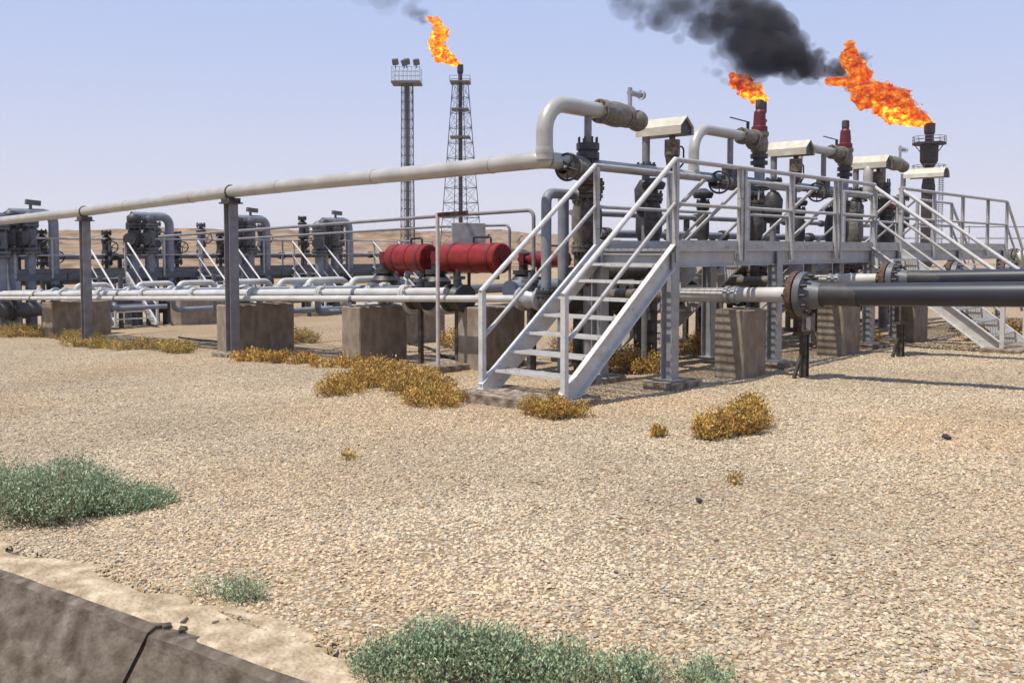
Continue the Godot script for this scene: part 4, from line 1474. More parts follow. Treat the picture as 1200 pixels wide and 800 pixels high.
func build_left_side() -> void:
	# the overhead line
	var o := thing("overhead_pipe", W(-0.28, 1.9, 3.03), "long silver overhead pipe running from the nearest gooseneck to the left edge", "pipeline")
	var g := Geo.new()
	var pts := []
	for k in [[1.79, 3.03], [4.0, 3.0], [7.0, 2.97], [10.1, 2.92], [13.5, 2.82], [16.9, 2.71], [22.0, 2.60], [34.0, 2.35]]: pts.append(W(-0.28, k[0], k[1]))
	pts[0] = W(-0.28, 1.9, 3.03)
	pts.push_front(W(0.3, 1.9, 3.03))
	pts = fillet(pts, 0.16, 6)
	g.tube(pts, 0.118, 22)
	part(o, "pipe_run", g, M.silver)
	g = Geo.new()
	for k in [[2.9, 3.013], [5.6, 2.984], [8.4, 2.948], [11.6, 2.8715], [14.6, 2.785]]: g.torus(W(-0.28, k[0], k[1]), T_AXIS, 0.117, 0.006, 22, 6)
	part(o, "weld_beads", g, M.valve)
	for k in [[10.1, 2.92, "nearer grey steel post holding up the overhead pipe"], [16.9, 2.71, "farther grey steel post under the overhead pipe, at the left"], [25.0, 2.54, "farthest post under the overhead pipe beyond the left edge"]]:
		var t: float = k[0]
		var y := level(-0.28, t)
		o = thing("pipe_post", W(-0.28, t, y), k[2], "post", "posts under the overhead pipe")
		g = Geo.new()
		g.hbeam(W(-0.28, t, y + 0.06), W(-0.28, t, k[1] - 0.24), 0.2, 0.2, T_AXIS)
		part(o, "column", g, M.post)
		g = Geo.new()
		g.box(W(-0.28, t, k[1] - 0.225), Vector3(0.34, 0.03, 0.34), Basis(S_AXIS, UP, -T_AXIS))
		g.bar(W(-0.28, t - 0.15, k[1] - 0.17), W(-0.28, t + 0.15, k[1] - 0.17), 0.26, 0.09)
		g.torus(W(-0.28, t, k[1]), T_AXIS, 0.128, 0.016, 24, 6)
		part(o, "saddle", g, M.primer)
		g = Geo.new()
		g.block(W(-0.28, t, y - 0.04), Vector3(0.62, 0.26, 0.62), Basis(S_AXIS, UP, -T_AXIS), 0.015, int(t * 10), 0.01)
		single("concrete_pad", g, M.pad, W(-0.28, t, y), "concrete pad under the " + ("nearer" if t < 12 else "farther" if t < 20 else "farthest") + " overhead pipe post", "concrete pad", "low concrete pads under steel legs")
	# blocks and the bank of white pipes over them
	for k in [[0.55, 6.66, 1.1, 0.52, "concrete block left of the pink pole, third from the left"], [0.66, 10.75, 1.5, 0.6, "broad concrete block behind the nearer overhead pipe post"], [1.3, 21.3, 1.7, 0.7, "leftmost concrete block, behind the farther overhead pipe post"], [0.9, 4.05, 1.1, 0.5, "dark concrete block behind the foot of the near stair"], [6.2, 23.2, 1.7, 0.7, "concrete block at the back, between the two left posts"], [4.0, 9.4, 1.2, 0.6, "shaded concrete block behind the one left of the pink pole"]]:
		big_block(k[0], k[1], k[2], k[3], 1.02, k[4])
	var bank := [[0.04, 0.055, 0.985 + 0.15, 2.2], [0.2, 0.078, 1.075 + 0.17, 4.4], [0.46, 0.085, 1.1 + 0.17, 5.2], [0.74, 0.085, 1.1 + 0.17, 6.0], [1.02, 0.085, 1.1 + 0.17, 7.0], [1.32, 0.07, 1.1 + 0.17, 8.6]]
	var told := ["thin white pipe, foremost and lowest of the bank on the concrete blocks", "white pipe just behind the thin foremost one of the bank", "third white pipe back in the bank on the concrete blocks", "fourth white pipe back in the bank on the concrete blocks", "fifth white pipe back in the bank on the concrete blocks", "rearmost white pipe of the bank on the concrete blocks"]
	for i in bank.size():
		var b: Array = bank[i]
		var t0: float = b[3]
		o = thing("white_pipe", W(b[0], t0, level(b[0], t0)), told[i], "pipeline", "bank of white pipes on concrete blocks")
		g = Geo.new()
		var h0: float = b[2] - FALL * t0
		var h1: float = b[2] - FALL * 25.0
		var run := [W(b[0], t0, h0), W(b[0], 25.0, h1), W(b[0], 55.0, h1 - 0.6)]
		if i == 0: run = fillet([W(0.1, t0, 1.4), W(0.1, t0, h0), W(b[0], 2.6, h0), W(b[0], 25.0, h1), W(b[0], 55.0, h1 - 0.6)], 0.1)
		elif i > 1: run = fillet([W(b[0] + 1.2, t0, h0 - 0.35), W(b[0], t0, h0 - 0.35), W(b[0], t0, h0), W(b[0], 25.0, h1), W(b[0], 55.0, h1 - 0.6)], 0.12)
		g.tube(run, b[1], 16)
		part(o, "pipe_run", g, M.white_pipe)
		g = Geo.new()
		for t: float in [6.66, 10.75, 16.0, 21.3]:
			if t < t0: continue
			g.lathe(W(b[0], t + 0.1 * i, b[2] - FALL * t - 0.0035 * i), T_AXIS, [Vector2(-0.04, b[1]), Vector2(-0.04, b[1] * 1.18), Vector2(0.04, b[1] * 1.18), Vector2(0.04, b[1])], 16)
			g.bar(W(b[0], t, b[2] - FALL * t - b[1] * 1.6), W(b[0], t, b[2] - FALL * t - b[1] * 0.9), 0.1, 0.1)
		if t0 < 21.3: part(o, "clamps", g, M.grey_valve)
		if i >= 1:
			g = Geo.new()
			for q in 7:
				var t: float = t0 + 0.6 + q * 2.35 + 0.4 * (i % 3)
				g.flange(W(b[0], t, b[2] - FALL * t), T_AXIS, b[1] * 1.75, 0.11, 8)
			part(o, "flanges", g, M.white_pipe)
	# short bends rising out of the bank, with white elbows
	var spot := 0
	for k in [[1.0, 7.6], [1.0, 9.0], [1.0, 10.0], [1.0, 11.8], [1.0, 14.2], [1.0, 16.3], [1.0, 20.0]]:
		g = Geo.new()
		var h := 1.27 - FALL * float(k[1])
		o = thing("branch_bend", W(0.74, k[1], h), "white branch pipe bending over the bank, " + ["nearest the red cylinders", "behind the block left of the pink pole", "just right of the nearer overhead post", "just left of the nearer overhead post", "midway between the two overhead posts", "just right of the farther overhead post", "nearest the left edge"][spot], "pipe", "white branch bends behind the bank")
		g.tube(fillet([W(0.74, k[1], h - 0.05), W(0.74, k[1], h + 0.2), W(1.7, k[1], h + 0.2), W(1.7, k[1], h - 0.1)], 0.16, 6), 0.07, 12)
		part(o, "bend", g, M.white_pipe)
		g = Geo.new()
		g.tube(fillet([W(1.7, k[1], h - 0.1), W(1.7, k[1], h - 0.5), W(3.4, k[1], h - 0.5)], 0.16, 6), 0.068, 12)
		part(o, "tail_pipe", g, M.blue_pipe)
		spot += 1
	# valves and actuators standing on the bank near the stair
	actuator(0.95, 3.85, 5.2, 1.64, 0.25, "red cylinder actuator nearest the near stair, its end turned right")
	actuator(0.95, 5.62, 6.6, 1.63, 0.25, "red cylinder actuator farther left, beside a dark valve")
	actuator(2.9, 4.1, 4.9, 1.6, 0.15, "dark red actuator half hidden behind the near stair's rails")
	var vl := [[0.1, 2.5, 0.16, "grey flanged valve on the thin white pipe left of the near stair"], [0.45, 2.75, 0.2, "round grey valve body left of the near stair's rail"], [0.4, 4.35, 0.23, "dark round valve under the nearer red cylinder"], [0.4, 5.25, 0.2, "dark valve right of the pink pole under the red cylinder"]]
	for k in vl:
		var h: float = 1.14 - FALL * float(k[1])
		o = thing("flanged_valve", on(k[0], k[1]), k[3], "valve", "valves on the white bank")
		g = Geo.new()
		g.lathe(W(k[0], k[1], h), T_AXIS, [Vector2(-0.24, 0.06), Vector2(-0.2, k[2]), Vector2(-0.15, k[2]), Vector2(-0.12, k[2] * 0.7), Vector2(0.0, k[2] * 0.95), Vector2(0.12, k[2] * 0.7), Vector2(0.15, k[2]), Vector2(0.2, k[2]), Vector2(0.24, 0.06)], 18)
		part(o, "body", g, M.galv if k[1] < 3.0 else M.dark_valve)
		g = Geo.new()
		g.lathe(W(k[0], k[1], h), UP, [Vector2(k[2] * 0.6, 0.07), Vector2(k[2] + 0.08, 0.07), Vector2(k[2] + 0.08, 0.13), Vector2(k[2] + 0.13, 0.13), Vector2(k[2] + 0.13, 0.03), Vector2(k[2] + 0.24, 0.03)], 12)
		part(o, "bonnet", g, M.grey_valve)
		g = Geo.new()
		g.bar(W(k[0], k[1], level(k[0], k[1])), W(k[0], k[1], h - k[2] * 0.7), 0.07, 0.07)
		part(o, "leg", g, M.primer)
	# pink pole on its pad, with the instrument panel and its tubing
	var yp := level(-0.12, 4.26)
	o = thing("instrument_pole", W(-0.12, 4.26, yp), "thin pale pink pole standing on a low pad before the red cylinders", "pole")
	g = Geo.new()
	g.tube([W(-0.12, 4.26, yp), W(-0.12, 4.26, 2.36)], 0.032, 10)
	part(o, "shaft", g, M.pink_pole)
	g = Geo.new()
	g.bar(W(-0.12, 4.26, 2.33), W(0.15, 3.85, 2.36), 0.06, 0.06)
	part(o, "arm", g, M.rust)
	pad(0.05, 4.3, 0.75, 0.55, 0.13, "low concrete pad under the thin pink pole")
	yp = level(1.3, 5.0)
	o = thing("instrument_board", W(1.3, 5.0, yp), "plain grey sheet panel on a post above the red cylinders", "panel")
	g = Geo.new()
	var face := Vector3(0.97, 0, -0.24)
	g.block(W(1.3, 5.0, 2.05), Vector3(0.6, 0.39, 0.05), Basis(face, UP, face.cross(UP)), 0.008)
	part(o, "sheet", g, M.panel)
	g = Geo.new()
	g.tube([W(1.34, 5.03, yp), W(1.34, 5.03, 2.1)], 0.03, 8)
	part(o, "post", g, M.primer)
	o = thing("tubing", W(1.2, 3.46, 1.2), "thin grey tubing running level behind the pink pole, bent down at its right end", "tubing")
	g = Geo.new()
	g.tube(fillet([W(1.2, 3.4, 1.0), W(1.2, 3.4, 2.42), W(1.2, 5.4, 2.38), W(1.2, 9.5, 2.27), W(1.2, 16.0, 2.1)], 0.12), 0.032, 10)
	part(o, "upper_tube", g, M.post)
	g = Geo.new()
	g.tube(fillet([W(1.6, 4.3, 1.2), W(1.6, 4.3, 2.2), W(1.6, 6.0, 2.2), W(1.6, 14.0, 2.0)], 0.1), 0.024, 8)
	part(o, "lower_tube", g, M.post)
	# the far manifold: riser pipes, dark valve columns
	var dh := -0.82
	var place := ["at the left edge", "left of the nearer post", "right of the nearer post", "left of the red cylinders"]
	for k in 4:
		var sc := 2.3 + 4.03 * k
		var y := level(sc, 25.4)
		o = thing("riser_pipe", W(sc, 25.4, y), "thick blue grey riser of the far manifold, " + place[k], "pipe", "risers of the far manifold")
		g = Geo.new()
		g.tube(fillet([W(sc - 1.35, 25.4, 2.93), W(sc, 25.4, 2.93), W(sc, 25.4, y)], 0.3), 0.155, 16)
		part(o, "bent_pipe", g, M.blue_pipe)
		g = Geo.new()
		g.flange(W(sc, 25.4, 0.5), UP, 0.27, 0.16, 10)
		part(o, "flange", g, M.dark_valve)
		valve_tree(sc - 0.75, 25.4, -0.33, 0.19, "dark valve column beside the riser " + place[k] + ", nearer to the riser", M.grey_valve)
		valve_tree(sc - 1.3, 25.4, -0.33, 0.19, "dark valve column " + place[k] + ", farther from the riser", M.dark_valve)
		if k == 0 or k == 3: valve_tree(sc - 1.75, 25.1, -0.45, 0.2, "third dark valve column " + place[k], M.grey_valve)
		g = Geo.new()
		g.tube([W(sc - 0.7, 25.4, 3.05), W(sc - 0.7, 25.4, 3.3)], 0.05, 8)
		g.bar(W(sc - 0.85, 25.4, 3.3), W(sc - 0.4, 25.4, 3.26), 0.14, 0.16)
		if k != 1: single("vent_lever", g, M.grey_valve, W(sc - 0.5, 25.4, 3.05), "small dark lever on top of the far riser " + place[k], "lever", "levers on the far manifold")
		for q in 5:
			var ps2 := sc - 1.9 + q * 0.62 + 0.17 * (k % 2)
			var pt := 26.3 + 0.35 * ((q * 2 + k) % 3)
			var tall := 1.5 + 0.35 * ((q * 3 + k) % 4)
			var yy := level(ps2, pt)
			o = thing("standpipe", W(ps2, pt, yy), "slim dark standpipe behind the far walkway, " + ["first", "second", "third", "fourth", "fifth"][q] + " " + ["at the left edge", "left of the nearer post", "right of the nearer post", "near the red cylinders"][k], "pipe", "standpipes behind the far walkway")
			g = Geo.new()
			g.tube([W(ps2, pt, yy), W(ps2, pt, tall + 0.5)], 0.075, 10)
			part(o, "pipe_run", g, M.blue_pipe if q % 2 else M.primer)
			g = Geo.new()
			g.flange(W(ps2, pt, tall - 0.55), UP, 0.2, 0.14, 6)
			g.lathe(W(ps2, pt, tall), UP, [Vector2(-0.4, 0.08), Vector2(-0.3, 0.2), Vector2(-0.1, 0.15), Vector2(0.1, 0.15), Vector2(0.3, 0.2), Vector2(0.4, 0.08)], 12)
			g.flange(W(ps2, pt, tall + 0.5), UP, 0.18, 0.12, 6)
			part(o, "valve_body", g, M.dark_valve if (q + k) % 2 else M.grey_valve)
			handwheel(o, W(ps2, pt - 0.42, tall), -T_AXIS - S_AXIS * 0.4, 0.2, 0.35)
		# low valves between the risers
		for q in 3:
			var ps := sc + 0.7 + q * 0.9
			o = thing("low_valve", on(ps, 23.6 + 0.5 * q), "low dark valve lying between far risers, " + ["first", "second", "third"][q] + " after the riser " + place[k], "valve", "low valves of the far manifold")
			g = Geo.new()
			g.lathe(W(ps, 23.6 + 0.5 * q, 0.25), S_AXIS, [Vector2(-0.5, 0.1), Vector2(-0.4, 0.26), Vector2(-0.3, 0.26), Vector2(-0.25, 0.17), Vector2(0.25, 0.2), Vector2(0.3, 0.27), Vector2(0.4, 0.27), Vector2(0.5, 0.1)], 14)
			part(o, "body", g, M.grey_valve if q % 2 else M.dark_valve)
			g = Geo.new()
			g.tube([W(ps, 23.6 + 0.5 * q, level(ps, 24)), W(ps, 23.6 + 0.5 * q, 0.9)], 0.08, 10)
			part(o, "stem", g, M.grey_valve)
	for k in [[26.9, 0.7, 0.16, M.blue_pipe, "grey far header pipe behind the far walkway"], [27.6, 1.5, 0.1, M.post, "thin far header pipe above the grey one behind the far walkway"], [24.2, -0.1, 0.22, M.grey_valve, "thick dark header pipe along the front of the far walkway"]]:
		o = thing("far_header", W(0.0, k[0], k[1]), k[4], "pipe", "headers of the far manifold")
		g = Geo.new()
		g.tube([W(-2.0, k[0], k[1]), W(24.0, k[0], k[1])], k[2], 14)
		part(o, "pipe_run", g, k[3])
		g = Geo.new()
		for q in 9: g.flange(W(0.5 + q * 2.4, k[0], k[1]), S_AXIS, k[2] * 1.5, 0.16, 8)
		part(o, "flanges", g, M.dark_valve)
		for q in 5:
			g = Geo.new()
			g.bar(W(1.0 + q * 4.5, k[0], level(1.0 + q * 4.5, k[0])), W(1.0 + q * 4.5, k[0], k[1]), 0.12, 0.12)
			part(o, "leg", g, M.primer)
	# fat pipe low at the left edge
	o = thing("low_pipe", on(2.0, 28.2), "fat blue grey pipe lying low at the left edge on a pedestal", "pipe")
	g = Geo.new()
	g.tube([W(1.9, 27.0, -0.3), W(1.9, 50.0, -1.0)], 0.28, 20)
	part(o, "pipe_run", g, M.blue_pipe)
	g = Geo.new()
	g.bar(W(1.9, 29.0, level(1.9, 29.0)), W(1.9, 29.0, -0.5), 0.4, 0.4)
	g.box(W(1.9, 29.0, level(1.9, 29.0) + 0.04), Vector3(1.4, 0.2, 1.0), Basis(S_AXIS, UP, -T_AXIS))
	part(o, "pedestal", g, M.concrete)
	# cables on the ground
	for k in [[[0.2, 8.9], [0.6, 11.2], [1.6, 13.9], [2.2, 17.0], "black hose lying on the ground between two concrete blocks"], [[1.4, 4.6], [1.5, 5.8], [2.6, 7.4], [3.4, 9.0], "black hose lying behind the pink pole"]]:
		g = Geo.new()
		pts = []
		for i in 4: pts.append(on(k[i][0], k[i][1]) + UP * 0.03)
		var smooth := []
		for i in 3:
			for q in 8:
				var a: Vector3 = pts[maxi(i - 1, 0)]
				smooth.append((pts[i] as Vector3).cubic_interpolate(pts[i + 1], a, pts[mini(i + 2, 3)], q / 8.0))
		smooth.append(pts[3])
		for i in smooth.size():
			var q := st(smooth[i])
			smooth[i] = on(q.x, q.y) + UP * 0.025
		g.tube(smooth, 0.025, 8)
		single("hose", g, M.cable, smooth[0], k[4], "hose")

func build_far() -> void:
	# light mast
	var d := 143.0
	var at := far_at(-122, 0, d)
	at.y = -3.0
	var o := thing("light_mast", at, "tall lattice floodlight mast with a railed top platform", "light mast")
	var high := far_at(0, 191, d).y + 3.0
	var g := Geo.new()
	lattice(g, at, 0.85, 0.62, high, 22, 0.045)
	part(o, "lattice", g, M.steel_far)
	g = Geo.new()
	g.tube([at, at + UP * high], 0.28, 8)
	part(o, "cable_trunk", g, M.steel_far)
	g = Geo.new()
	for k in 60: g.bar(at + Vector3(1.0, k * high / 60.0, 0.4), at + Vector3(1.0, k * high / 60.0, 0.9), 0.04, 0.04)
	g.tube([at + Vector3(1.0, 0, 0.4), at + Vector3(1.0, high, 0.4)], 0.04, 4)
	g.tube([at + Vector3(1.0, 0, 0.9), at + Vector3(1.0, high, 0.9)], 0.04, 4)
	part(o, "ladder", g, M.steel_far)
	g = Geo.new()
	g.box(at + UP * high, Vector3(4.4, 0.3, 3.4))
	part(o, "platform", g, M.steel_far)
	g = Geo.new()
	for k in 8:
		for z: float in [-1.65, 1.65]: g.tube([at + Vector3(-2.1 + k * 0.6, high, z), at + Vector3(-2.1 + k * 0.6, high + 2.2, z)], 0.035, 4)
	for y: float in [0.8, 1.5, 2.2]:
		for z: float in [-1.65, 1.65]: g.tube([at + Vector3(-2.1, high + y, z), at + Vector3(2.1, high + y, z)], 0.035, 4)
		for x: float in [-2.1, 2.1]: g.tube([at + Vector3(x, high + y, -1.65), at + Vector3(x, high + y, 1.65)], 0.035, 4)
	part(o, "guard_rail", g, M.galv)
	for k in [[-1.55, 0.3, 0.1], [-0.2, 0.1, -0.5], [0.15, 0.35, 0.2], [1.6, 0.25, 0.1]]:
		g = Geo.new()
		g.block(at + Vector3(k[0], high + 2.75 + k[1] * 0.6, 1.5), Vector3(0.95, 0.95, 0.5), Basis.from_euler(Vector3(0.5, k[2], 0.15)), 0.1)
		g.tube([at + Vector3(k[0], high + 2.0, 1.4), at + Vector3(k[0], high + 2.5, 1.4)], 0.08, 5)
		part(o, "floodlight", g, M.lamp)
	# first flare: lattice derrick with a black riser
	d = 190.0
	at = far_at(-60, 0, d)
	at.y = -4.0
	o = thing("flare_tower", at, "lattice flare derrick with a black central riser, left of centre", "flare tower", "gas flares on the horizon")
	high = far_at(0, 192, d).y + 4.0
	g = Geo.new()
	lattice(g, at, 3.5, 1.15, high, 13, 0.06)
	part(o, "lattice", g, M.steel_far)
	g = Geo.new()
	g.tube([at, far_at(-60, 212, d)], 0.42, 10)
	part(o, "riser", g, M.soot)
	g = Geo.new()
	g.lathe(far_at(-60, 202, d), UP, [Vector2(0, 0.5), Vector2(0.4, 0.62), Vector2(1.8, 0.62), Vector2(1.8, 0.4)], 12)
	part(o, "burner_tip", g, M.soot)
	for k in [[192, 2.0], [161, 1.7], [129, 2.0]]:
		var half: float = k[1]
		g = Geo.new()
		g.box(far_at(-60, k[0], d), Vector3(half * 2, 0.25, half * 2))
		if k[0] == 192:
			for x: float in [-1.0, 0.0, 1.0]:
				for z: float in [-1.0, 1.0]: g.tube([far_at(-60, 192, d) + Vector3(x * half, 0, z * half), far_at(-60, 192, d) + Vector3(x * half, 1.1, z * half)], 0.05, 4)
			for z: float in [-1.0, 1.0]: g.tube([far_at(-60, 192, d) + Vector3(-half, 1.1, z * half), far_at(-60, 192, d) + Vector3(half, 1.1, z * half)], 0.05, 4)
		part(o, "platform", g, M.steel_far)
	var fl := [[far_at(-61, 212, d), 0.35, false], [far_at(-68, 217, d), 0.75, false], [far_at(-82, 224, d), 1.5, false], [far_at(-88, 239, d), 1.35, false], [far_at(-82, 248, d), 1.35, false], [far_at(-88, 262, d), 0.9, false], [far_at(-98, 266, d), 0.3, true]]
	flame(fl, [[far_at(-60.5, 212, d), 0.3, false], [far_at(-67, 216.5, d), 0.7, false], [far_at(-80, 223, d), 1.25, false], [far_at(-89, 237, d), 1.3, false], [far_at(-84, 250, d), 1.0, true]], 0.26, 3, 0.5, 0.4, "bright yellow flame rising from the lattice derrick")
	smoke("smoke", plume([[-100, 263, 4, 0.28], [-104, 270, 8, 0.10], [-112, 280, 14, 0.06], [-130, 290, 20, 0.05], [-160, 302, 26, 0.04]], d, 34, 5), "thin grey smoke trailing from the derrick's flame")
	# second flare, hidden behind the taller relief valve
	d = 160.0
	at = far_at(292, 0, d)
	at.y = 0.0
	o = thing("flare_stack", at, "slim flare stack hidden behind the taller red-capped valve", "flare tower", "gas flares on the horizon")
	g = Geo.new()
	g.tube([at, far_at(292, 172, d)], 0.42, 12)
	part(o, "riser", g, M.soot)
	g = Geo.new()
	g.lathe(far_at(292, 166, d), UP, [Vector2(-1.5, 0.42), Vector2(-1.2, 0.6), Vector2(0.9, 0.6), Vector2(0.9, 0.4)], 12)
	part(o, "burner_tip", g, M.soot)
	fl = [[far_at(293, 173, d), 0.5, false], [far_at(284, 180, d), 1.15, false], [far_at(273, 187, d), 1.35, false], [far_at(263, 193, d), 1.25, false], [far_at(255, 200, d), 0.5, false]]
	flame(fl, [[far_at(293, 173, d), 0.6, false], [far_at(284, 176, d), 1.1, false], [far_at(275, 180, d), 1.1, false], [far_at(266, 187, d), 0.6, true]], 0.24, 9, 0.6, 0.0, "small orange flame above the taller red-capped valve")
	# third flare: the wide stack at right
	d = 140.0
	at = far_at(486, 0, d)
	at.y = 0.0
	o = thing("flare_stack", at, "dark flare stack with two railed ring platforms at the right", "flare tower", "gas flares on the horizon")
	g = Geo.new()
	g.lathe(at, UP, [Vector2(0, 0.95), Vector2(far_at(0, 72, d).y, 0.95), Vector2(far_at(0, 93, d).y, 0.6), Vector2(far_at(0, 101, d).y, 1.25), Vector2(far_at(0, 120, d).y, 1.3), Vector2(far_at(0, 121, d).y, 0.65), Vector2(far_at(0, 133, d).y, 0.6)], 20)
	part(o, "riser", g, M.soot)
	g = Geo.new()
	g.lathe(at, UP, [Vector2(far_at(0, 132, d).y, 0.6), Vector2(far_at(0, 134, d).y, 0.76), Vector2(far_at(0, 145, d).y, 0.8), Vector2(far_at(0, 145, d).y, 0.6)], 16)
	part(o, "burner_tip", g, M.black)
	ring_deck(o, far_at(486, 122, d), 2.35, 1.0)
	ring_deck(o, far_at(486, 88, d), 2.3, 1.1)
	g = Geo.new()
	for k in 4:
		var a := TAU * k / 4 + 0.5
		g.bar(far_at(486, 122, d) + Vector3(cos(a), 0, sin(a)) * 2.1, far_at(486, 112, d) + Vector3(cos(a), 0, sin(a)) * 1.2, 0.12, 0.12)
	part(o, "brackets", g, M.soot)
	g = Geo.new()
	for k in 40: g.torus(at + Vector3(1.75, 1.5 + k * 0.27, 0.3), UP, 0.42, 0.03, 10, 4)
	for x in [1.5, 2.0]: g.tube([at + Vector3(x, 0, 0.3), at + Vector3(x, 12.5, 0.3)], 0.04, 4)
	part(o, "caged_ladder", g, M.steel_far)
	fl = [[far_at(487, 146, d), 0.35, false], [far_at(474, 153, d), 0.95, false], [far_at(452, 164, d), 1.75, false], [far_at(428, 174, d), 1.9, false], [far_at(408, 186, d), 1.7, false], [far_at(398, 204, d), 1.35, false], [far_at(392, 222, d), 1.1, false], [far_at(391, 234, d), 0.7, true], [far_at(408, 190, d), 1.1, false], [far_at(386, 193, d), 0.75, false], [far_at(366, 193, d), 0.45, true], [far_at(424, 170, d), 1.0, false], [far_at(408, 168, d), 0.9, false], [far_at(396, 174, d), 0.35, true]]
	flame(fl, [[far_at(487, 145, d), 0.4, false], [far_at(474, 148, d), 0.8, false], [far_at(452, 156, d), 1.3, false], [far_at(432, 164, d), 1.25, false], [far_at(414, 172, d), 0.8, true], [far_at(404, 196, d), 1.0, false], [far_at(396, 214, d), 0.6, true]], 0.25, 21, 0.62, 0.0, "long orange flame blown left from the dark flare stack")
	var main := [[412, 216, 9, 0.36], [398, 214, 12, 0.4], [368, 208, 15, 0.36], [340, 214, 24, 0.34], [312, 230, 32, 0.34], [292, 246, 33, 0.30], [276, 262, 33, 0.18], [266, 282, 32, 0.12]]
	var black := plume(main, d + 4.0, 100, 8)
	black += plume(main, d + 4.0, 130, 38, 0.42)
	black += plume([[300, 226, 30, 0.16], [276, 212, 22, 0.09], [258, 206, 18, 0.05]], d + 4.0, 22, 18)
	black += plume([[300, 226, 34, 0.20], [270, 214, 28, 0.12], [246, 210, 22, 0.06]], d + 4.0, 40, 48, 0.45)
	black += plume([[280, 258, 32, 0.14], [240, 262, 30, 0.12], [205, 272, 28, 0.09], [165, 284, 26, 0.07], [120, 294, 24, 0.05]], d + 4.0, 60, 28)
	black += plume([[280, 262, 36, 0.24], [235, 262, 34, 0.2], [190, 274, 30, 0.15], [140, 288, 28, 0.12]], d + 4.0, 70, 58, 0.45)
	smoke("smoke", black, "thick black smoke rolling left from the long orange flame")
	# low far rails and a pipe rack beyond the walkway
	g = Geo.new()
	for k in 14: g.tube([Vector3(30 + k * 3.0, 0.5, -74), Vector3(30 + k * 3.0, 3.6, -74)], 0.05, 4)
	for y: float in [2.6, 3.5]: g.tube([Vector3(29, y, -74), Vector3(72, y, -74)], 0.05, 4)
	single("far_railing", g, M.galv, Vector3(50, 0.5, -74), "thin far railing on the skyline at the right edge", "railing")

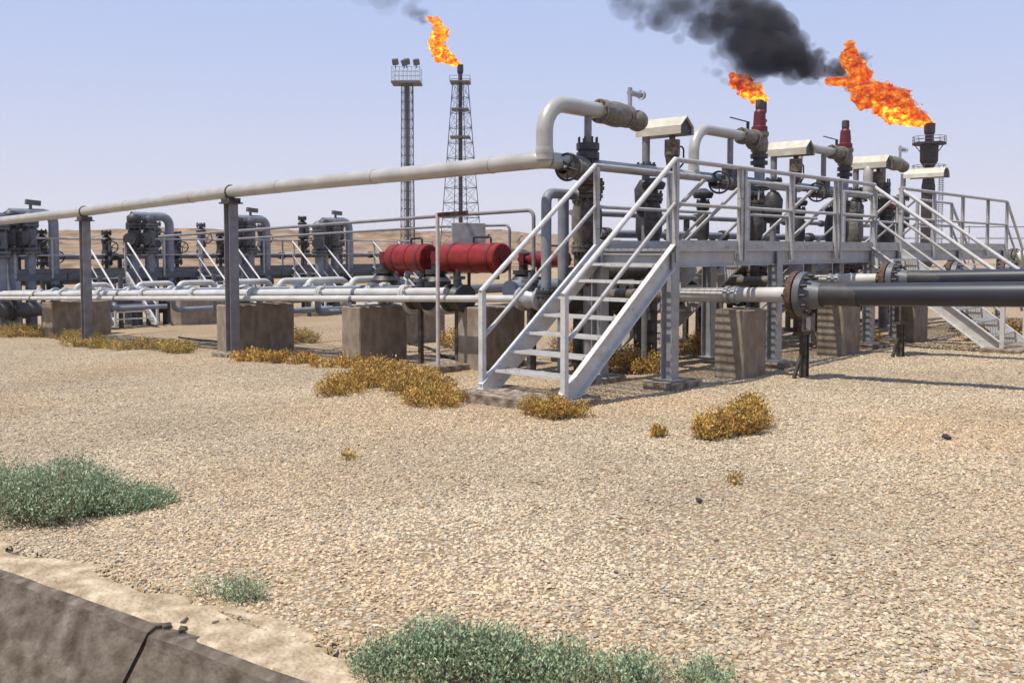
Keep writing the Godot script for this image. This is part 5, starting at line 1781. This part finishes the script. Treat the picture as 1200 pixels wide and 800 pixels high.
func build_plants() -> void:
	var green := [Color(0.235, 0.34, 0.18), Color(0.285, 0.395, 0.22), Color(0.345, 0.435, 0.26), Color(0.19, 0.28, 0.15), Color(0.40, 0.455, 0.29), Color(0.35, 0.32, 0.19)]
	var dry := [Color(0.46, 0.255, 0.045), Color(0.54, 0.325, 0.07), Color(0.37, 0.185, 0.035), Color(0.58, 0.38, 0.11), Color(0.28, 0.14, 0.04), Color(0.40, 0.30, 0.06)]
	var half := [Color(0.40, 0.23, 0.045), Color(0.47, 0.30, 0.07), Color(0.24, 0.22, 0.07), Color(0.52, 0.35, 0.11)]
	var gg := "grey green desert shrubs in the foreground"
	var og := "dry orange shrubs round the pipework"
	shrub("green_shrub", [[-7.80, -4.0, 0.19, 0.2, 8000], [-7.68, -4.2, 0.18, 0.18, 7000], [-7.93, -3.85, 0.13, 0.13, 3400], [-7.52, -4.42, 0.16, 0.12, 4000], [-7.36, -4.64, 0.14, 0.09, 2200], [-7.22, -4.86, 0.12, 0.07, 1200]], 0.016, green, "large grey green shrub at the bottom edge of the gravel", "shrub", gg)
	shrub("green_shrub", [[-7.78, -0.2, 0.38, 0.36, 9800], [-7.5, 0.12, 0.36, 0.32, 8000], [-7.42, -0.33, 0.26, 0.20, 4600], [-7.22, -0.42, 0.2, 0.12, 2200], [-8.0, 0.3, 0.4, 0.36, 6000], [-7.08, -0.4, 0.12, 0.06, 500]], 0.02, green, "wide grey green shrub at the left edge beside the kerb", "shrub", gg)
	shrub("green_shrub", [[-7.86, -2.66, 0.09, 0.13, 1000], [-7.8, -2.72, 0.06, 0.08, 360], [-7.92, -2.5, 0.09, 0.1, 260]], 0.016, green, "small sparse green plant alone on the gravel near the kerb", "shrub", gg)
	shrub("dry_shrub", [[-2.78, -2.28, 0.22, 0.24, 2600], [-2.42, -2.35, 0.25, 0.28, 3000], [-2.12, -2.3, 0.22, 0.26, 2600], [-1.5, -1.92, 0.2, 0.22, 1500]], 0.03, dry, "orange dry shrub alone on the gravel right of the near stair", "shrub", og)
	shrub("dry_shrub", [[-2.94, -1.80, 0.09, 0.09, 320]], 0.04, dry, "tiny orange tuft just left of the lone orange shrub", "shrub", og)
	shrub("dry_shrub", [[-2.68, -0.28, 0.24, 0.24, 2200], [-2.62, 0.0, 0.22, 0.2, 1600], [-2.5, -0.5, 0.16, 0.16, 800]], 0.03, dry, "orange dry shrub against the near stair's pad", "shrub", og)
	shrub("dry_shrub", [[-2.75, 1.5, 0.45, 0.22, 3000], [-2.3, 2.2, 0.5, 0.3, 4000], [-2.0, 2.9, 0.5, 0.32, 4400], [-1.75, 3.5, 0.5, 0.34, 4400], [-1.4, 4.2, 0.45, 0.3, 3400], [-2.4, 3.6, 0.4, 0.24, 2600], [-2.85, 3.2, 0.36, 0.2, 1900]], 0.035, dry, "broad orange dry shrub left of the near stair", "shrub", og)
	var spots := [[-0.33, 6.2, 0.38, 0.19, "orange dry growth before the block left of the pink pole"], [-0.38, 8, 0.42, 0.21, "orange dry growth right of the nearer overhead post"], [-0.68, 8.9, 0.38, 0.19, "orange dry growth at the foot of the nearer overhead post"], [-0.3, 12.3, 0.47, 0.22, "orange dry growth left of the nearer overhead post"], [-0.28, 14, 0.51, 0.25, "orange dry growth between the two overhead posts"], [-0.38, 16, 0.51, 0.21, "orange dry growth right of the farther overhead post"], [0.22, 18.6, 0.59, 0.31, "yellowish dry growth behind the farther overhead post"], [0.2, 22.5, 0.8, 0.4, "dry growth by the leftmost concrete block"], [2.6, 12.5, 0.7, 0.4, "dry growth behind the white pipe bank"], [3, 6.6, 0.7, 0.5, "orange dry growth in the shade behind the pink pole"], [3.2, 3.9, 0.6, 0.5, "orange dry growth in the shade behind the near stair"], [1.3, 1.5, 0.45, 0.4, "orange dry growth under the walkway's near end"], [3.8, 1.6, 0.5, 0.45, "orange dry growth under the walkway by the big flange"], [9, -1.4, 0.5, 0.45, "orange dry growth at the right edge by the right stair"], [9.6, -2.2, 0.6, 0.5, "orange dry growth beyond the right stair's foot"], [7, 0.6, 0.5, 0.4, "dry growth under the middle of the walkway"]]
	for k in spots:
		var n := int(1500 * k[2] / 0.45)
		shrub("dry_shrub", [[k[0], k[1], k[2], k[3], n], [k[0] + rng.randf_range(-0.4, 0.4), k[1] + k[2] * 0.9, k[2] * 0.8, k[3] * 0.8, n / 2], [k[0] + rng.randf_range(-0.2, 0.4), k[1] - k[2] * 0.8, k[2] * 0.7, k[3] * 0.7, n / 2]], 0.045, half if k[1] > 11.0 else dry, k[4], "shrub", og)
	for k in [[-4.82, -3.37, 0.035, "small dark flat stone alone on the gravel at centre right"], [-1.77, -3.98, 0.05, "small dark stone on the gravel toward the right edge"]]:
		var gs := Geo.new()
		gs.block(on(k[0], k[1]) + UP * 0.02, Vector3(k[2] * 2.0, k[2] * 0.7, k[2]), Basis(UP, 0.3 + k[0]), k[2] * 0.2, int(k[0] * 10), k[2] * 0.12)
		single("dark_stone", gs, M.cable, on(k[0], k[1]), k[3], "stone", "dark stones on the gravel")
	# single tufts and dead twigs out on the gravel
	for k in [[-5.3, -0.2, "tiny brown tuft out on the open gravel at the left"], [-4.2, -3.3, "tiny dry tuft below the lone orange shrub"]]:
		shrub("dry_tuft", [[k[0], k[1], 0.09, 0.05, 130]], 0.03, half, k[2], "tuft", "tiny tufts on the gravel")
